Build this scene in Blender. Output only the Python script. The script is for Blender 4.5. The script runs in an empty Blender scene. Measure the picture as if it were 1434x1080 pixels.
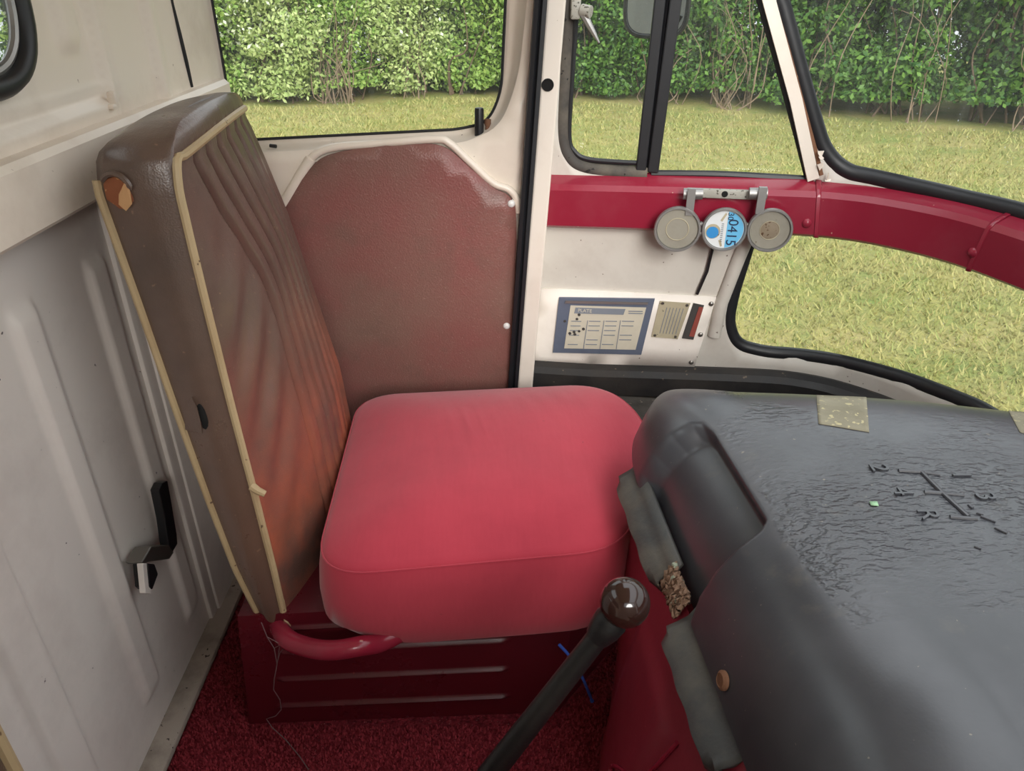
import bpy, math, random
import numpy as np
from mathutils import Vector, Matrix
from mathutils.geometry import delaunay_2d_cdt
random.seed(7)
rng = np.random.default_rng(11)
scene = bpy.context.scene
COL = scene.collection

# ------------------------------------------------------------------ camera numbers (1434 x 1080)
FPX = 1050.0
PITCH = math.radians(29.2)
CP, SP = math.cos(PITCH), math.sin(PITCH)
CAM = Vector((0, 0, 1.2))

def ray(u, v):
    x = (u-717)/FPX; y = -(v-540)/FPX
    return Vector((x, CP+y*SP, -SP+y*CP))
def on_x(u, v, X): d = ray(u, v); return CAM + d*(X/d.x)
def on_y(u, v, Y): d = ray(u, v); return CAM + d*(Y/d.y)
def on_z(u, v, z): d = ray(u, v); return CAM + d*((z-CAM.z)/d.z)
def at(u, v, s): return CAM + ray(u, v)*s
def pix(p):
    r = p-CAM
    f = r.y*CP - r.z*SP
    up = r.y*SP + r.z*CP
    return 717+FPX*r.x/f, 540-FPX*up/f

# ------------------------------------------------------------------ object helpers
WL = {}
def props(o, label=None, cat=None, group=None, kind=None):
    if label: o['label'] = label
    if cat: o['category'] = cat
    if group: o['group'] = group
    if kind: o['kind'] = kind
    return o
def empty(name, loc, label, cat, group=None, kind=None):
    o = bpy.data.objects.new(name, None); COL.objects.link(o)
    o.empty_display_size = 0.05
    o.location = loc
    WL[o.name] = Vector(loc)
    return props(o, label, cat, group, kind)
def obj(name, geo, mat, parent=None, smooth=True, label=None, cat=None, group=None, kind=None, origin=None, sharp=40, solid=None):
    verts, faces = geo[0], geo[1]
    me = bpy.data.meshes.new(name)
    base = WL[parent.name] if parent else Vector(origin or (0, 0, 0))
    V = np.array([tuple(v) for v in verts], dtype=float) - np.array(tuple(base))
    me.from_pydata(V.tolist(), [], [tuple(f) for f in faces])
    mats = mat if isinstance(mat, (list, tuple)) else [mat]
    for m in mats: me.materials.append(m)
    if len(geo) > 2 and geo[2] is not None:
        me.polygons.foreach_set('material_index', geo[2])
    me.validate()
    if smooth:
        me.polygons.foreach_set('use_smooth', [True]*len(me.polygons))
        me.set_sharp_from_angle(angle=math.radians(sharp))
    me.update()
    o = bpy.data.objects.new(name, me); COL.objects.link(o)
    if parent:
        o.parent = parent; WL[o.name] = WL[parent.name]
    else:
        o.location = base; WL[o.name] = base
    if solid:
        md = o.modifiers.new('thickness', 'SOLIDIFY'); md.thickness = abs(solid); md.offset = 1 if solid > 0 else -1
    return props(o, label, cat, group, kind)

def merge(*geos):
    V, F, Mi = [], [], []
    for g in geos:
        n = len(V); V += [tuple(v) for v in g[0]]
        F += [tuple(i+n for i in f) for f in g[1]]
        Mi += list(g[2]) if len(g) > 2 and g[2] is not None else [0]*len(g[1])
    return V, F, Mi
def with_mat(g, k): return g[0], g[1], [k]*len(g[1])

def box(x0, x1, y0, y1, z0, z1, bev=0.0):
    return rbox(Vector(((x0+x1)/2, (y0+y1)/2, (z0+z1)/2)), (x1-x0, y1-y0, z1-z0), bev)
def rbox(c, size, bev=0.0, ax=None):
    """box with bevelled edges, optional axes"""
    ax = ax or (Vector((1, 0, 0)), Vector((0, 1, 0)), Vector((0, 0, 1)))
    import bmesh
    bm = bmesh.new(); bmesh.ops.create_cube(bm, size=1)
    for v in bm.verts: v.co = Vector((v.co.x*size[0], v.co.y*size[1], v.co.z*size[2]))
    if bev > 0:
        bmesh.ops.bevel(bm, geom=bm.edges[:], offset=bev, segments=2, affect='EDGES', profile=0.5)
    bm.verts.index_update()
    V = [c + ax[0]*v.co.x + ax[1]*v.co.y + ax[2]*v.co.z for v in bm.verts]
    F = [[v.index for v in f.verts] for f in bm.faces]
    bm.free()
    return V, F
def catmull(pts, n=8, closed=False):
    P = [Vector(p) for p in pts]; out = []
    m = len(P)
    rngs = range(m) if closed else range(m-1)
    for i in rngs:
        if closed: a, b, c, d = P[i-1], P[i], P[(i+1) % m], P[(i+2) % m]
        else: a, b, c, d = P[max(i-1, 0)], P[i], P[i+1], P[min(i+2, m-1)]
        for k in range(n):
            t = k/n
            out.append(0.5*((2*b)+(c-a)*t+(2*a-5*b+4*c-d)*t*t+(3*b-a-3*c+d)*t**3))
    if not closed: out.append(P[-1])
    return out
def round_poly(pts, r, seg=6):
    """round each corner of a closed 2D polygon; r one number or a list"""
    P = [Vector((p[0], p[1])) for p in pts]; out = []; n = len(P)
    for i in range(n):
        a, b, c = P[i-1], P[i], P[(i+1) % n]
        rr = r[i] if isinstance(r, (list, tuple)) else r
        d1, d2 = (a-b), (c-b)
        l = min(rr, d1.length*0.48, d2.length*0.48)
        if l < 1e-6: out.append(b); continue
        p, q = b+d1.normalized()*l, b+d2.normalized()*l
        for k in range(seg+1):
            t = k/seg
            out.append(p*(1-t)**2 + b*2*t*(1-t) + q*t*t)
    return out
def tube(pts, r, n=10, closed=False, prof=None, up=None, caps=True):
    P = [Vector(p) for p in pts]; m = len(P)
    R = r if isinstance(r, (list, tuple)) else [r]*m
    prof = prof or [(math.cos(2*math.pi*k/n), math.sin(2*math.pi*k/n)) for k in range(n)]
    n = len(prof); V, F = [], []
    nrm = None
    for i in range(m):
        if closed: t = P[(i+1) % m]-P[i-1]
        else: t = P[min(i+1, m-1)]-P[max(i-1, 0)]
        if t.length < 1e-9: t = Vector((0, 0, 1))
        t.normalize()
        if up is not None:
            a = up if not callable(up) else up(P[i])
            nrm = (a - t*a.dot(t)).normalized()
        elif nrm is None:
            a = Vector((0, 0, 1)) if abs(t.z) < .9 else Vector((1, 0, 0))
            nrm = (a - t*a.dot(t)).normalized()
        else:
            nrm = (nrm - t*nrm.dot(t)).normalized()
        b = t.cross(nrm)
        for (x, y) in prof: V.append(P[i] + nrm*(x*R[i]) + b*(y*R[i]))
    for i in range(m if closed else m-1):
        for k in range(n):
            a, b = i*n+k, i*n+(k+1) % n
            c, d = ((i+1) % m)*n+(k+1) % n, ((i+1) % m)*n+k
            F.append((a, b, c, d))
    if caps and not closed:
        F.append(tuple(range(n-1, -1, -1))); F.append(tuple((m-1)*n+k for k in range(n)))
    return V, F
def lathe(prof, frame, n=32):
    """prof: (radius, height) list; frame: (origin, ax, ay, az)"""
    o, ax, ay, az = frame; V, F = [], []
    for (r, h) in prof:
        for k in range(n):
            a = 2*math.pi*k/n
            V.append(o + ax*(r*math.cos(a)) + ay*(r*math.sin(a)) + az*h)
    for i in range(len(prof)-1):
        for k in range(n):
            F.append((i*n+k, i*n+(k+1) % n, (i+1)*n+(k+1) % n, (i+1)*n+k))
    F.append(tuple(range(n-1, -1, -1))); F.append(tuple((len(prof)-1)*n+k for k in range(n)))
    return V, F
def frame_from(o, normal, upv=Vector((0, 0, 1))):
    az = normal.normalized(); ay = (upv-az*upv.dot(az)).normalized(); ax = ay.cross(az)
    return o, ax, ay, az
def inside(p, poly):
    x, y = p; c = False; n = len(poly); j = n-1
    for i in range(n):
        xi, yi = poly[i][0], poly[i][1]; xj, yj = poly[j][0], poly[j][1]
        if (yi > y) != (yj > y) and x < (xj-xi)*(y-yi)/(yj-yi)+xi: c = not c
        j = i
    return c
def sdist(p, poly):
    """signed distance to polygon, positive inside"""
    x, y = p; best = 1e9; n = len(poly)
    for i in range(n):
        ax, ay = poly[i][0], poly[i][1]; bx, by = poly[(i+1) % n][0], poly[(i+1) % n][1]
        dx, dy = bx-ax, by-ay
        t = max(0, min(1, ((x-ax)*dx+(y-ay)*dy)/(dx*dx+dy*dy+1e-12)))
        d = math.hypot(x-ax-t*dx, y-ay-t*dy)
        if d < best: best = d
    return best if inside(p, poly) else -best
def sheet(outer, holes, step, mapf, flip=False):
    """triangulated sheet in a 2D parameter space with holes, mapped to 3D"""
    pts, edges = [], []
    for loop in [outer]+holes:
        n0 = len(pts); L = []
        m = len(loop)
        for i in range(m):
            a, b = Vector(loop[i][:2]), Vector(loop[(i+1) % m][:2])
            k = max(1, int((b-a).length/step))
            for q in range(k): L.append(a.lerp(b, q/k))
        pts += L
        edges += [(n0+i, n0+(i+1) % len(L)) for i in range(len(L))]
    xs = [p[0] for p in outer]; ys = [p[1] for p in outer]
    y = min(ys)+step/2; row = 0
    loops = [outer]+holes
    while y < max(ys):
        x = min(xs)+step/2+(step/2 if row % 2 else 0)
        while x < max(xs):
            if sdist((x, y), outer) > step*.35 and all(sdist((x, y), h) < -step*.35 for h in holes): pts.append(Vector((x, y)))
            x += step
        y += step*.87; row += 1
    r = delaunay_2d_cdt(pts, edges, [], 0, 1e-6)
    V2, F2 = r[0], r[2]
    F = []
    for f in F2:
        c = ((V2[f[0]].x+V2[f[1]].x+V2[f[2]].x)/3, (V2[f[0]].y+V2[f[1]].y+V2[f[2]].y)/3)
        if inside(c, outer) and not any(inside(c, h) for h in holes):
            F.append(tuple(f) if not flip else tuple(reversed(f)))
    used = sorted({i for f in F for i in f}); ix = {i: k for k, i in enumerate(used)}
    return [mapf(V2[i].x, V2[i].y) for i in used], [tuple(ix[i] for i in f) for f in F]
def grid(nu, nv, f, closed_u=False):
    V = [f(i/(nu if closed_u else nu-1), j/(nv-1)) for j in range(nv) for i in range(nu)]
    F = []
    for j in range(nv-1):
        for i in range(nu if closed_u else nu-1):
            a, b = j*nu+i, j*nu+(i+1) % nu
            F.append((a, b, b+nu, a+nu))
    return V, F
def prism(poly3, d):
    """closed prism from a planar 3D polygon pushed along d"""
    n = len(poly3); d = Vector(d)
    V = [Vector(p) for p in poly3]+[Vector(p)+d for p in poly3]
    F = [tuple(range(n-1, -1, -1)), tuple(range(n, 2*n))]
    F += [(i, (i+1) % n, n+(i+1) % n, n+i) for i in range(n)]
    return V, F
def bevel_mod(o, w, seg=2):
    m = o.modifiers.new('edge', 'BEVEL'); m.width = w; m.segments = seg; m.limit_method = 'ANGLE'; m.angle_limit = math.radians(40)
    return o
def sm(x): x = max(0., min(1., x)); return x*x*(3-2*x)
def bump_band(x, a, b, w): return sm((x-a)/w)*sm((b-x)/w)

def text_geo(txt, size, frame, depth=.0004, center=True):
    cu = bpy.data.curves.new('lettering', 'FONT'); cu.body = txt; cu.size = size; cu.extrude = depth
    cu.resolution_u = 3
    if center: cu.align_x = 'CENTER'; cu.align_y = 'CENTER'
    o = bpy.data.objects.new('lettering', cu); COL.objects.link(o)
    bpy.context.view_layer.update()
    me = bpy.data.meshes.new_from_object(o.evaluated_get(bpy.context.evaluated_depsgraph_get()))
    fo, ax, ay, az = frame
    V = [fo+ax*v.co.x+ay*v.co.y+az*v.co.z for v in me.vertices]
    F = [tuple(p.vertices) for p in me.polygons]
    bpy.data.objects.remove(o); bpy.data.meshes.remove(me); bpy.data.curves.remove(cu)
    return V, F

# ------------------------------------------------------------------ materials
def lin(c):
    return tuple(((x/255)/12.92 if x/255 <= .04045 else ((x/255+.055)/1.055)**2.4) for x in c)+(1.,)
class NT:
    def __init__(s, name):
        s.m = bpy.data.materials.new(name); s.m.use_nodes = True; s.t = s.m.node_tree
        s.t.nodes.clear()
        s.out = s.n('ShaderNodeOutputMaterial'); s.b = s.n('ShaderNodeBsdfPrincipled')
        s.l(s.b.outputs[0], s.out.inputs[0])
        s.tc = s.n('ShaderNodeTexCoord')
    def n(s, t, **k):
        x = s.t.nodes.new(t)
        for a, b in k.items(): setattr(x, a, b)
        return x
    def l(s, a, b): s.t.links.new(a, b)
    def noise(s, scale, detail=4, rough=.6, stretch=None, coord=None):
        q = s.n('ShaderNodeTexNoise'); q.inputs['Scale'].default_value = scale
        q.inputs['Detail'].default_value = detail; q.inputs['Roughness'].default_value = rough
        src = coord or s.tc.outputs['Object']
        if stretch:
            mp = s.n('ShaderNodeMapping'); mp.inputs['Scale'].default_value = stretch
            s.l(src, mp.inputs[0]); src = mp.outputs[0]
        s.l(src, q.inputs['Vector']); return q.outputs['Fac']
    def ramp(s, fac, lo, hi, a=0., b=1.):
        q = s.n('ShaderNodeMapRange'); q.clamp = True
        q.inputs['From Min'].default_value = lo; q.inputs['From Max'].default_value = hi
        q.inputs['To Min'].default_value = a; q.inputs['To Max'].default_value = b
        s.l(fac, q.inputs['Value']); return q.outputs[0]
    def mix(s, fac, a, b):
        q = s.n('ShaderNodeMix'); q.data_type = 'RGBA'
        for sock, val in ((q.inputs[0], fac), (q.inputs[6], a), (q.inputs[7], b)):
            if hasattr(val, 'links'): s.l(val, sock)
            else: sock.default_value = val
        return q.outputs[2]
    def math(s, op, a, b=0.):
        q = s.n('ShaderNodeMath'); q.operation = op
        for sock, val in ((q.inputs[0], a), (q.inputs[1], b)):
            if hasattr(val, 'links'): s.l(val, sock)
            else: sock.default_value = val
        return q.outputs[0]
    def color(s, c):
        if hasattr(c, 'links'): s.l(c, s.b.inputs['Base Color'])
        else: s.b.inputs['Base Color'].default_value = c
    def bump(s, h, strength=.3, dist=.002, normal=None):
        q = s.n('ShaderNodeBump'); q.inputs['Distance'].default_value = dist
        if hasattr(strength, 'links'): s.l(strength, q.inputs['Strength'])
        else: q.inputs['Strength'].default_value = strength
        s.l(h, q.inputs['Height'])
        if normal: s.l(normal, q.inputs['Normal'])
        s.l(q.outputs[0], s.b.inputs['Normal']); return q.outputs[0]
    def set(s, **k):
        for a, v in k.items():
            sock = s.b.inputs[a.replace('_', ' ')]
            if hasattr(v, 'links'): s.l(v, sock)
            else: sock.default_value = v

def paint(name, c, rough=.35, dirt=None, dirt_amt=.5, chips=None, chip_thr=.72, chip_scale=60, bump=.08, spec=.5, bscale=90):
    t = NT(name); col = lin(c)
    f = t.noise(5, 6, .65)
    out = t.mix(t.ramp(f, .48, .75, 0, dirt_amt), col, lin(dirt)) if dirt else col
    if chips:
        out = t.mix(t.ramp(t.noise(chip_scale, 2, .5), chip_thr, chip_thr+.03), out, lin(chips))
    t.color(out); t.set(Roughness=t.ramp(f, .3, .8, rough*.8, rough*1.35), Specular_IOR_Level=spec)
    if bump: t.bump(t.noise(bscale, 3), bump, .002)
    return t.m
def plain(name, c, rough=.5, metal=0, bump=0, bscale=200, var=0.15, spec=.5):
    t = NT(name); a = lin(c); d = tuple(x*(1-var) for x in a[:3])+(1.,)
    t.color(t.mix(t.noise(14, 5), a, d)); t.set(Roughness=rough, Metallic=metal, Specular_IOR_Level=spec)
    if bump: t.bump(t.noise(bscale, 3), bump, .001)
    return t.m

m_cream = paint('cream_paint', (238, 226, 212), .38, (176, 156, 136), .35, (150, 126, 110), .755, 70, .05)
m_door = paint('cream_door_paint', (232, 220, 206), .32, (190, 172, 150), .3, (120, 95, 75), .77, 60, .05)
m_lower = paint('grey_cream_paint', (230, 222, 215), .36, (176, 164, 158), .4, (110, 100, 98), .765, 80, .05)
m_panel = paint('off_white_panel_paint', (206, 201, 192), .5, (170, 158, 148), .5, (110, 96, 86), .73, 70, .05)
m_greypanel = paint('grey_metal_panel_paint', (184, 181, 174), .5, (160, 152, 142), .5, (110, 96, 86), .75, 70, .05)
m_board = paint('white_board_paint', (244, 236, 227), .5, (205, 192, 178), .4, (120, 100, 84), .74, 90, .03)
m_post = paint('cream_post_paint', (228, 218, 206), .4, (190, 175, 158), .35, (110, 85, 65), .76, 70, .03)
m_maroon = paint('maroon_gloss_paint', (140, 34, 54), .2, (158, 74, 86), .35, (190, 140, 130), .755, 60, .06)
m_boxpaint = paint('dark_maroon_paint', (88, 20, 30), .3, (72, 20, 28), .5, (140, 60, 60), .78, 80, .1)
m_house = paint('engine_housing_paint', (130, 38, 52), .38, (104, 34, 44), .5, (170, 90, 90), .76, 70, .1)
m_seal = plain('black_rubber', (30, 31, 35), .45, 0, .25, 60, .4)
m_seal_old = paint('weathered_rubber', (66, 62, 58), .75, (128, 120, 106), .8, (30, 28, 26), .68, 70, .3)
m_black = plain('black_metal', (24, 24, 27), .4, 0, .1)
m_tar = paint('grimy_black_metal', (30, 29, 30), .55, (78, 70, 62), .5, (110, 96, 80), .7, 50, .3)
m_alu = plain('dull_aluminium', (168, 166, 164), .42, .75, .15, 120, .3)
m_alu_old = paint('pitted_aluminium', (160, 157, 148), .6, (108, 104, 92), .8, (80, 76, 66), .62, 150, .5)
m_steel = plain('steel_screw', (150, 146, 140), .35, .9)
m_rust = paint('rusty_metal', (120, 82, 58), .8, (76, 58, 50), .8, (160, 120, 90), .65, 60, .5)
m_white_btn = plain('white_plastic', (238, 236, 234), .35)
m_dark_hole = plain('dark_bore', (14, 13, 13), .9)
m_foam = paint('orange_foam', (142, 84, 54), .9, (96, 52, 38), .9, (190, 140, 96), .66, 80, .8)
m_leather_back = plain('tan_torn_backing', (196, 150, 104), .8, 0, .4, 150)
m_piping = paint('cream_piping_vinyl', (180, 158, 122), .5, (150, 120, 84), .6, (96, 72, 52), .7, 60, .2)
m_knob = plain('brown_bakelite_knob', (44, 26, 22), .12, 0, 0, 100, .1, .6)
m_lever = paint('worn_black_lever', (22, 22, 23), .42, (48, 44, 40), .5, (110, 100, 90), .77, 150, .4)
m_mat = paint('grimy_grey_rubber_mat', (84, 80, 74), .8, (46, 42, 40), .9, (120, 112, 100), .68, 50, .5)
m_blue = plain('blue_plastic_tie', (70, 112, 220), .4)
m_web = plain('dusty_cobweb', (120, 92, 94), .9)
m_tape = paint('old_beige_tape', (142, 136, 116), .75, (112, 106, 88), .8, (176, 166, 130), .62, 110, .6)
m_wood = paint('varnished_wood_edge', (176, 136, 84), .5, (110, 80, 50), .6)
m_bluegrey = paint('blue_grey_frame_paint', (98, 106, 124), .4, (74, 80, 94), .5, None)
m_paper = paint('aged_paper', (206, 198, 180), .7, (176, 170, 150), .6, None)
m_ink = plain('faded_ink', (132, 138, 148), .8)
m_ink_dark = plain('dark_stain', (70, 66, 64), .8)
m_red_ink = plain('faded_red_print', (150, 72, 60), .7)
m_brass = paint('aged_brass_plate', (182, 172, 146), .45, (138, 126, 100), .8, (90, 84, 70), .7, 90, .2)
m_disc_white = plain('white_disc_paper', (222, 226, 228), .6)
m_disc_blue = plain('blue_disc_print', (104, 186, 230), .6)
m_disc_deep = plain('deep_blue_print', (48, 140, 206), .6)
m_disc_ink = plain('navy_number_print', (28, 44, 78), .6)
m_disc_old = paint('clouded_disc_window', (146, 142, 130), .42, (112, 106, 94), .7, (96, 84, 66), .69, 60, .2)
m_crumb = paint('crumbled_foam', (128, 100, 80), .9, (72, 54, 44), .9, (150, 156, 136), .64, 70, .8)
m_stain = paint('brown_speckled_stain', (134, 122, 104), .6, (112, 92, 68), .9, (84, 60, 40), .62, 150, .3)
m_bark = paint('brown_bark', (104, 84, 68), .9, (66, 54, 44), .7, None, bump=.5)

def glass(name, haze=.04):
    t = NT(name)
    t.t.nodes.remove(t.b)
    tr = t.n('ShaderNodeBsdfTransparent'); tr.inputs[0].default_value = (.95, .97, .96, 1)
    gl = t.n('ShaderNodeBsdfGlossy'); gl.inputs['Roughness'].default_value = .03
    df = t.n('ShaderNodeBsdfTranslucent'); df.inputs[0].default_value = (.8, .82, .84, 1)
    fr = t.n('ShaderNodeFresnel'); fr.inputs['IOR'].default_value = 1.25
    m1 = t.n('ShaderNodeMixShader'); m2 = t.n('ShaderNodeMixShader')
    t.l(fr.outputs[0], m1.inputs[0]); t.l(tr.outputs[0], m1.inputs[1]); t.l(gl.outputs[0], m1.inputs[2])
    speck = t.ramp(t.noise(260, 1, .5), .74, .78, 0, .5)
    film = t.ramp(t.noise(9, 5, .7, (6, 6, .6)), .3, .75, haze*.15, haze*.9)
    tot = t.math('MAXIMUM', speck, film)
    t.l(tot, m2.inputs[0]); t.l(m1.outputs[0], m2.inputs[1]); t.l(df.outputs[0], m2.inputs[2])
    t.l(m2.outputs[0], t.out.inputs[0])
    return t.m
m_glass = glass('dusty_glass', .05)
m_glass_dirty = glass('rain_marked_glass', .06)
m_clear = glass('scratched_clear_cover', .12)

# brown vinyl with worn orange-red rubbed area
def vinyl(name, base, worn, dark, zlo, zhi, amt):
    t = NT(name)
    sep = t.n('ShaderNodeSeparateXYZ'); t.l(t.tc.outputs['Object'], sep.inputs[0])
    f = t.noise(7, 6, .65)
    low = t.ramp(sep.outputs[2], zhi, zlo)                          # rubbed near the seat
    rub = t.math('MULTIPLY', low, t.ramp(t.noise(4.5, 5, .6), .34, .62, 0, amt))
    c = t.mix(t.ramp(f, .4, .7, 0, .7), lin(base), lin(dark))
    c = t.mix(rub, c, lin(worn))
    c = t.mix(t.ramp(t.noise(110, 2, .5), .70, .76, 0, .5), c, lin((150, 118, 96)))
    t.color(c); t.set(Roughness=t.ramp(f, .3, .7, .26, .42), Specular_IOR_Level=.75)
    v = t.n('ShaderNodeTexVoronoi'); v.inputs['Scale'].default_value = 420; t.l(t.tc.outputs['Object'], v.inputs['Vector'])
    b1 = t.bump(v.outputs['Distance'], .22, .0008)
    t.bump(t.noise(16, 4, .6, (1, 1, .35)), .35, .006, b1)
    return t.m
m_vinyl = vinyl('brown_vinyl', (100, 76, 67), (188, 96, 66), (78, 58, 52), .06, .50, .88)
m_vinyl_side = vinyl('brown_vinyl_side', (98, 78, 68), (120, 84, 64), (72, 58, 50), .05, .4, .4)
def trimboard():
    t = NT('brown_red_trim_board')
    f = t.noise(3.2, 5, .55)
    c = t.mix(t.ramp(f, .38, .64), lin((128, 96, 86)), lin((134, 80, 76)))
    c = t.mix(t.ramp(t.noise(9, 5, .6), .52, .75, 0, .55), c, lin((106, 84, 74)))
    c = t.mix(t.ramp(t.noise(340, 1, .5), .68, .75, 0, .35), c, lin((176, 150, 140)))
    t.color(c); t.set(Roughness=.42)
    v = t.n('ShaderNodeTexVoronoi'); v.inputs['Scale'].default_value = 260; t.l(t.tc.outputs['Object'], v.inputs['Vector'])
    t.bump(v.outputs['Distance'], .45, .0012)
    return t.m
m_trim = trimboard()
def cloth():
    t = NT('red_cotton_cover')
    f = t.noise(6, 6, .6)
    c = t.mix(t.ramp(f, .4, .75, 0, .6), lin((184, 60, 76)), lin((160, 48, 64)))
    c = t.mix(t.ramp(t.noise(40, 2, .5), .755, .78, 0, .5), c, lin((110, 40, 52)))
    t.color(c); t.set(Roughness=.85, Specular_IOR_Level=.2, Sheen_Weight=.25)
    w = t.noise(900, 2, .5)
    b = t.bump(w, .25, .0006)
    t.bump(t.noise(9, 3, .5, (2.6, .7, 1)), .3, .008, b)
    return t.m
m_cloth = cloth()
def carpet_mat(name, a, b):
    t = NT(name)
    v = t.n('ShaderNodeTexVoronoi'); v.inputs['Scale'].default_value = 190; t.l(t.tc.outputs['Object'], v.inputs['Vector'])
    c = t.mix(t.ramp(t.noise(120, 3), .35, .7), lin(a), lin(b))
    c = t.mix(t.ramp(t.noise(420, 1), .68, .74, 0, .5), c, lin((196, 130, 130)))
    t.color(c); t.set(Roughness=.95, Specular_IOR_Level=.1)
    t.bump(v.outputs['Distance'], .9, .004)
    return t.m
m_carpet = carpet_mat('maroon_loop_carpet', (132, 42, 52), (80, 22, 30))
def cover_mat():
    t = NT('black_moulded_vinyl')
    at_ = t.n('ShaderNodeAttribute'); at_.attribute_name = 'grain'
    f = t.noise(4, 6, .6)
    c = t.mix(t.ramp(f, .35, .7), lin((54, 55, 60)), lin((76, 77, 82)))
    c = t.mix(t.ramp(t.noise(13, 5, .7), .6, .8, 0, .45), c, lin((98, 93, 84)))
    c = t.mix(t.ramp(t.noise(130, 2, .5), .745, .77, 0, .5), c, lin((150, 140, 124)))
    t.color(c); t.set(Roughness=t.ramp(t.noise(7, 5, .6),   .3, .75, .26, .42), Specular_IOR_Level=.7)
    b = t.bump(t.noise(300, 3), .08, .001)
    w = t.noise(120, 2, .5, (.5, 1.0, 1.0))
    dis = t.n('ShaderNodeTexNoise')
    r = t.ramp(w, .42, .62)
    wear = t.ramp(t.noise(5, 3, .5), .42, .62, 1., .18)
    t.bump(r, t.math('MULTIPLY', t.math('MULTIPLY', at_.outputs['Fac'], wear), .42), .005, b)
    return t.m
m_cover = cover_mat()
m_flange = paint('dusty_black_rubber', (64, 65, 65), .5, (118, 110, 96), .7, (140, 128, 108), .72, 60, .3)

# ------------------------------------------------------------------ outside: lawn and hedge
GZ = -0.65
def lawn_mat():
    t = NT('yellow_green_mossy_lawn')
    c = t.mix(t.ramp(t.noise(1.1, 6, .65, (1, 1.5, 1)), .38, .62), lin((142, 144, 84)), lin((166, 154, 102)))
    c = t.mix(t.ramp(t.noise(3.3, 5, .65), .5, .68, 0, .8), c, lin((120, 138, 76)))
    c = t.mix(t.ramp(t.noise(7, 6, .75), .56, .72, 0, .6), c, lin((146, 122, 84)))
    c = t.mix(t.ramp(t.noise(34, 4, .7), .5, .72, 0, .45), c, lin((206, 194, 112)))
    t.color(c); t.set(Roughness=.95, Specular_IOR_Level=.1)
    t.bump(t.noise(60, 4, .7), .8, .03)
    return t.m
def hedge_y(x):
    return float(np.interp(x, [-14, -4, -1, 1.2, 3.8, 6.4, 9, 14], [11.6, 11.8, 12.9, 12.6, 11.3, 9.8, 8.6, 7.0]))
g = grid(90, 60, lambda a, b: Vector((-16+34*a, -4+22*b, GZ + .05*math.sin(a*19)*math.sin(b*13) + (.03*math.sin(a*50+b*31)))))
obj('ground', g, lawn_mat(), kind='structure', label='yellowish green mossy lawn outside the cab windows', cat='lawn')
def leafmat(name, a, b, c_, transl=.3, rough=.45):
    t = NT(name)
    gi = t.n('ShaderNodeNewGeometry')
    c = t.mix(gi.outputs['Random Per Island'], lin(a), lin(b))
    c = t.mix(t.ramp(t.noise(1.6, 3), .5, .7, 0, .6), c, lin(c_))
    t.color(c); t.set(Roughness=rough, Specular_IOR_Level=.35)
    tl = t.n('ShaderNodeBsdfTranslucent'); t.l(c, tl.inputs[0])
    mx = t.n('ShaderNodeMixShader'); mx.inputs[0].default_value = transl
    t.l(t.b.outputs[0], mx.inputs[1]); t.l(tl.outputs[0], mx.inputs[2]); t.l(mx.outputs[0], t.out.inputs[0])
    return t.m
# grass blades: one uncountable mass
def blades():
    n = 110000
    Y = 2.1 + 10.6*rng.random(n)**1.7
    X = -.62*Y - .4 + (1.45*Y+.8)*rng.random(n)
    hy = np.interp(X, [-14, -4, -1, 1.2, 3.8, 6.4, 9, 14], [11.6, 11.8, 12.9, 12.6, 11.3, 9.8, 8.6, 7.0])
    k = Y < hy-.1; X, Y = X[k], Y[k]; n = len(X)
    a = (X+16)/34; b = (Y+4)/22
    Z = GZ + .05*np.sin(a*19)*np.sin(b*13) + .03*np.sin(a*50+b*31)
    h = rng.uniform(.012, .04, n)*(1+.05*Y); w = rng.uniform(.003, .006, n)*(1+.12*Y); th = rng.uniform(0, 2*np.pi, n)
    lean = rng.uniform(.3, 1.4, n)*h; ph = rng.uniform(0, 2*np.pi, n)
    V = np.zeros((n, 3, 3))
    V[:, 0] = np.stack([X-w*np.cos(th), Y-w*np.sin(th), Z-.004], 1)
    V[:, 1] = np.stack([X+w*np.cos(th), Y+w*np.sin(th), Z-.004], 1)
    V[:, 2] = np.stack([X+lean*np.cos(ph), Y+lean*np.sin(ph), Z+h], 1)
    return V.reshape(-1, 3), np.arange(3*n).reshape(n, 3)
def fast_obj(name, V, F, mat, parent=None, **k):
    me = bpy.data.meshes.new(name)
    base = WL[parent.name] if parent else Vector((0, 0, 0))
    V = V - np.array(tuple(base))
    me.vertices.add(len(V)); me.vertices.foreach_set('co', V.astype(np.float32).ravel())
    nf, c = F.shape
    me.loops.add(nf*c); me.loops.foreach_set('vertex_index', F.astype(np.int32).ravel())
    me.polygons.add(nf)
    me.polygons.foreach_set('loop_start', (np.arange(nf)*c).astype(np.int32))
    me.materials.append(mat); me.update(calc_edges=True); me.validate()
    o = bpy.data.objects.new(name, me); COL.objects.link(o)
    WL[o.name] = base
    if parent: o.parent = parent
    return props(o, **k)
bv, bf = blades()
fast_obj('grass', bv, bf, leafmat('grass_blade', (138, 146, 82), (178, 166, 108), (156, 146, 96), .15, .8), kind='stuff',
         label='short yellow green grass blades covering the lawn outside', cat='grass')

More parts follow.
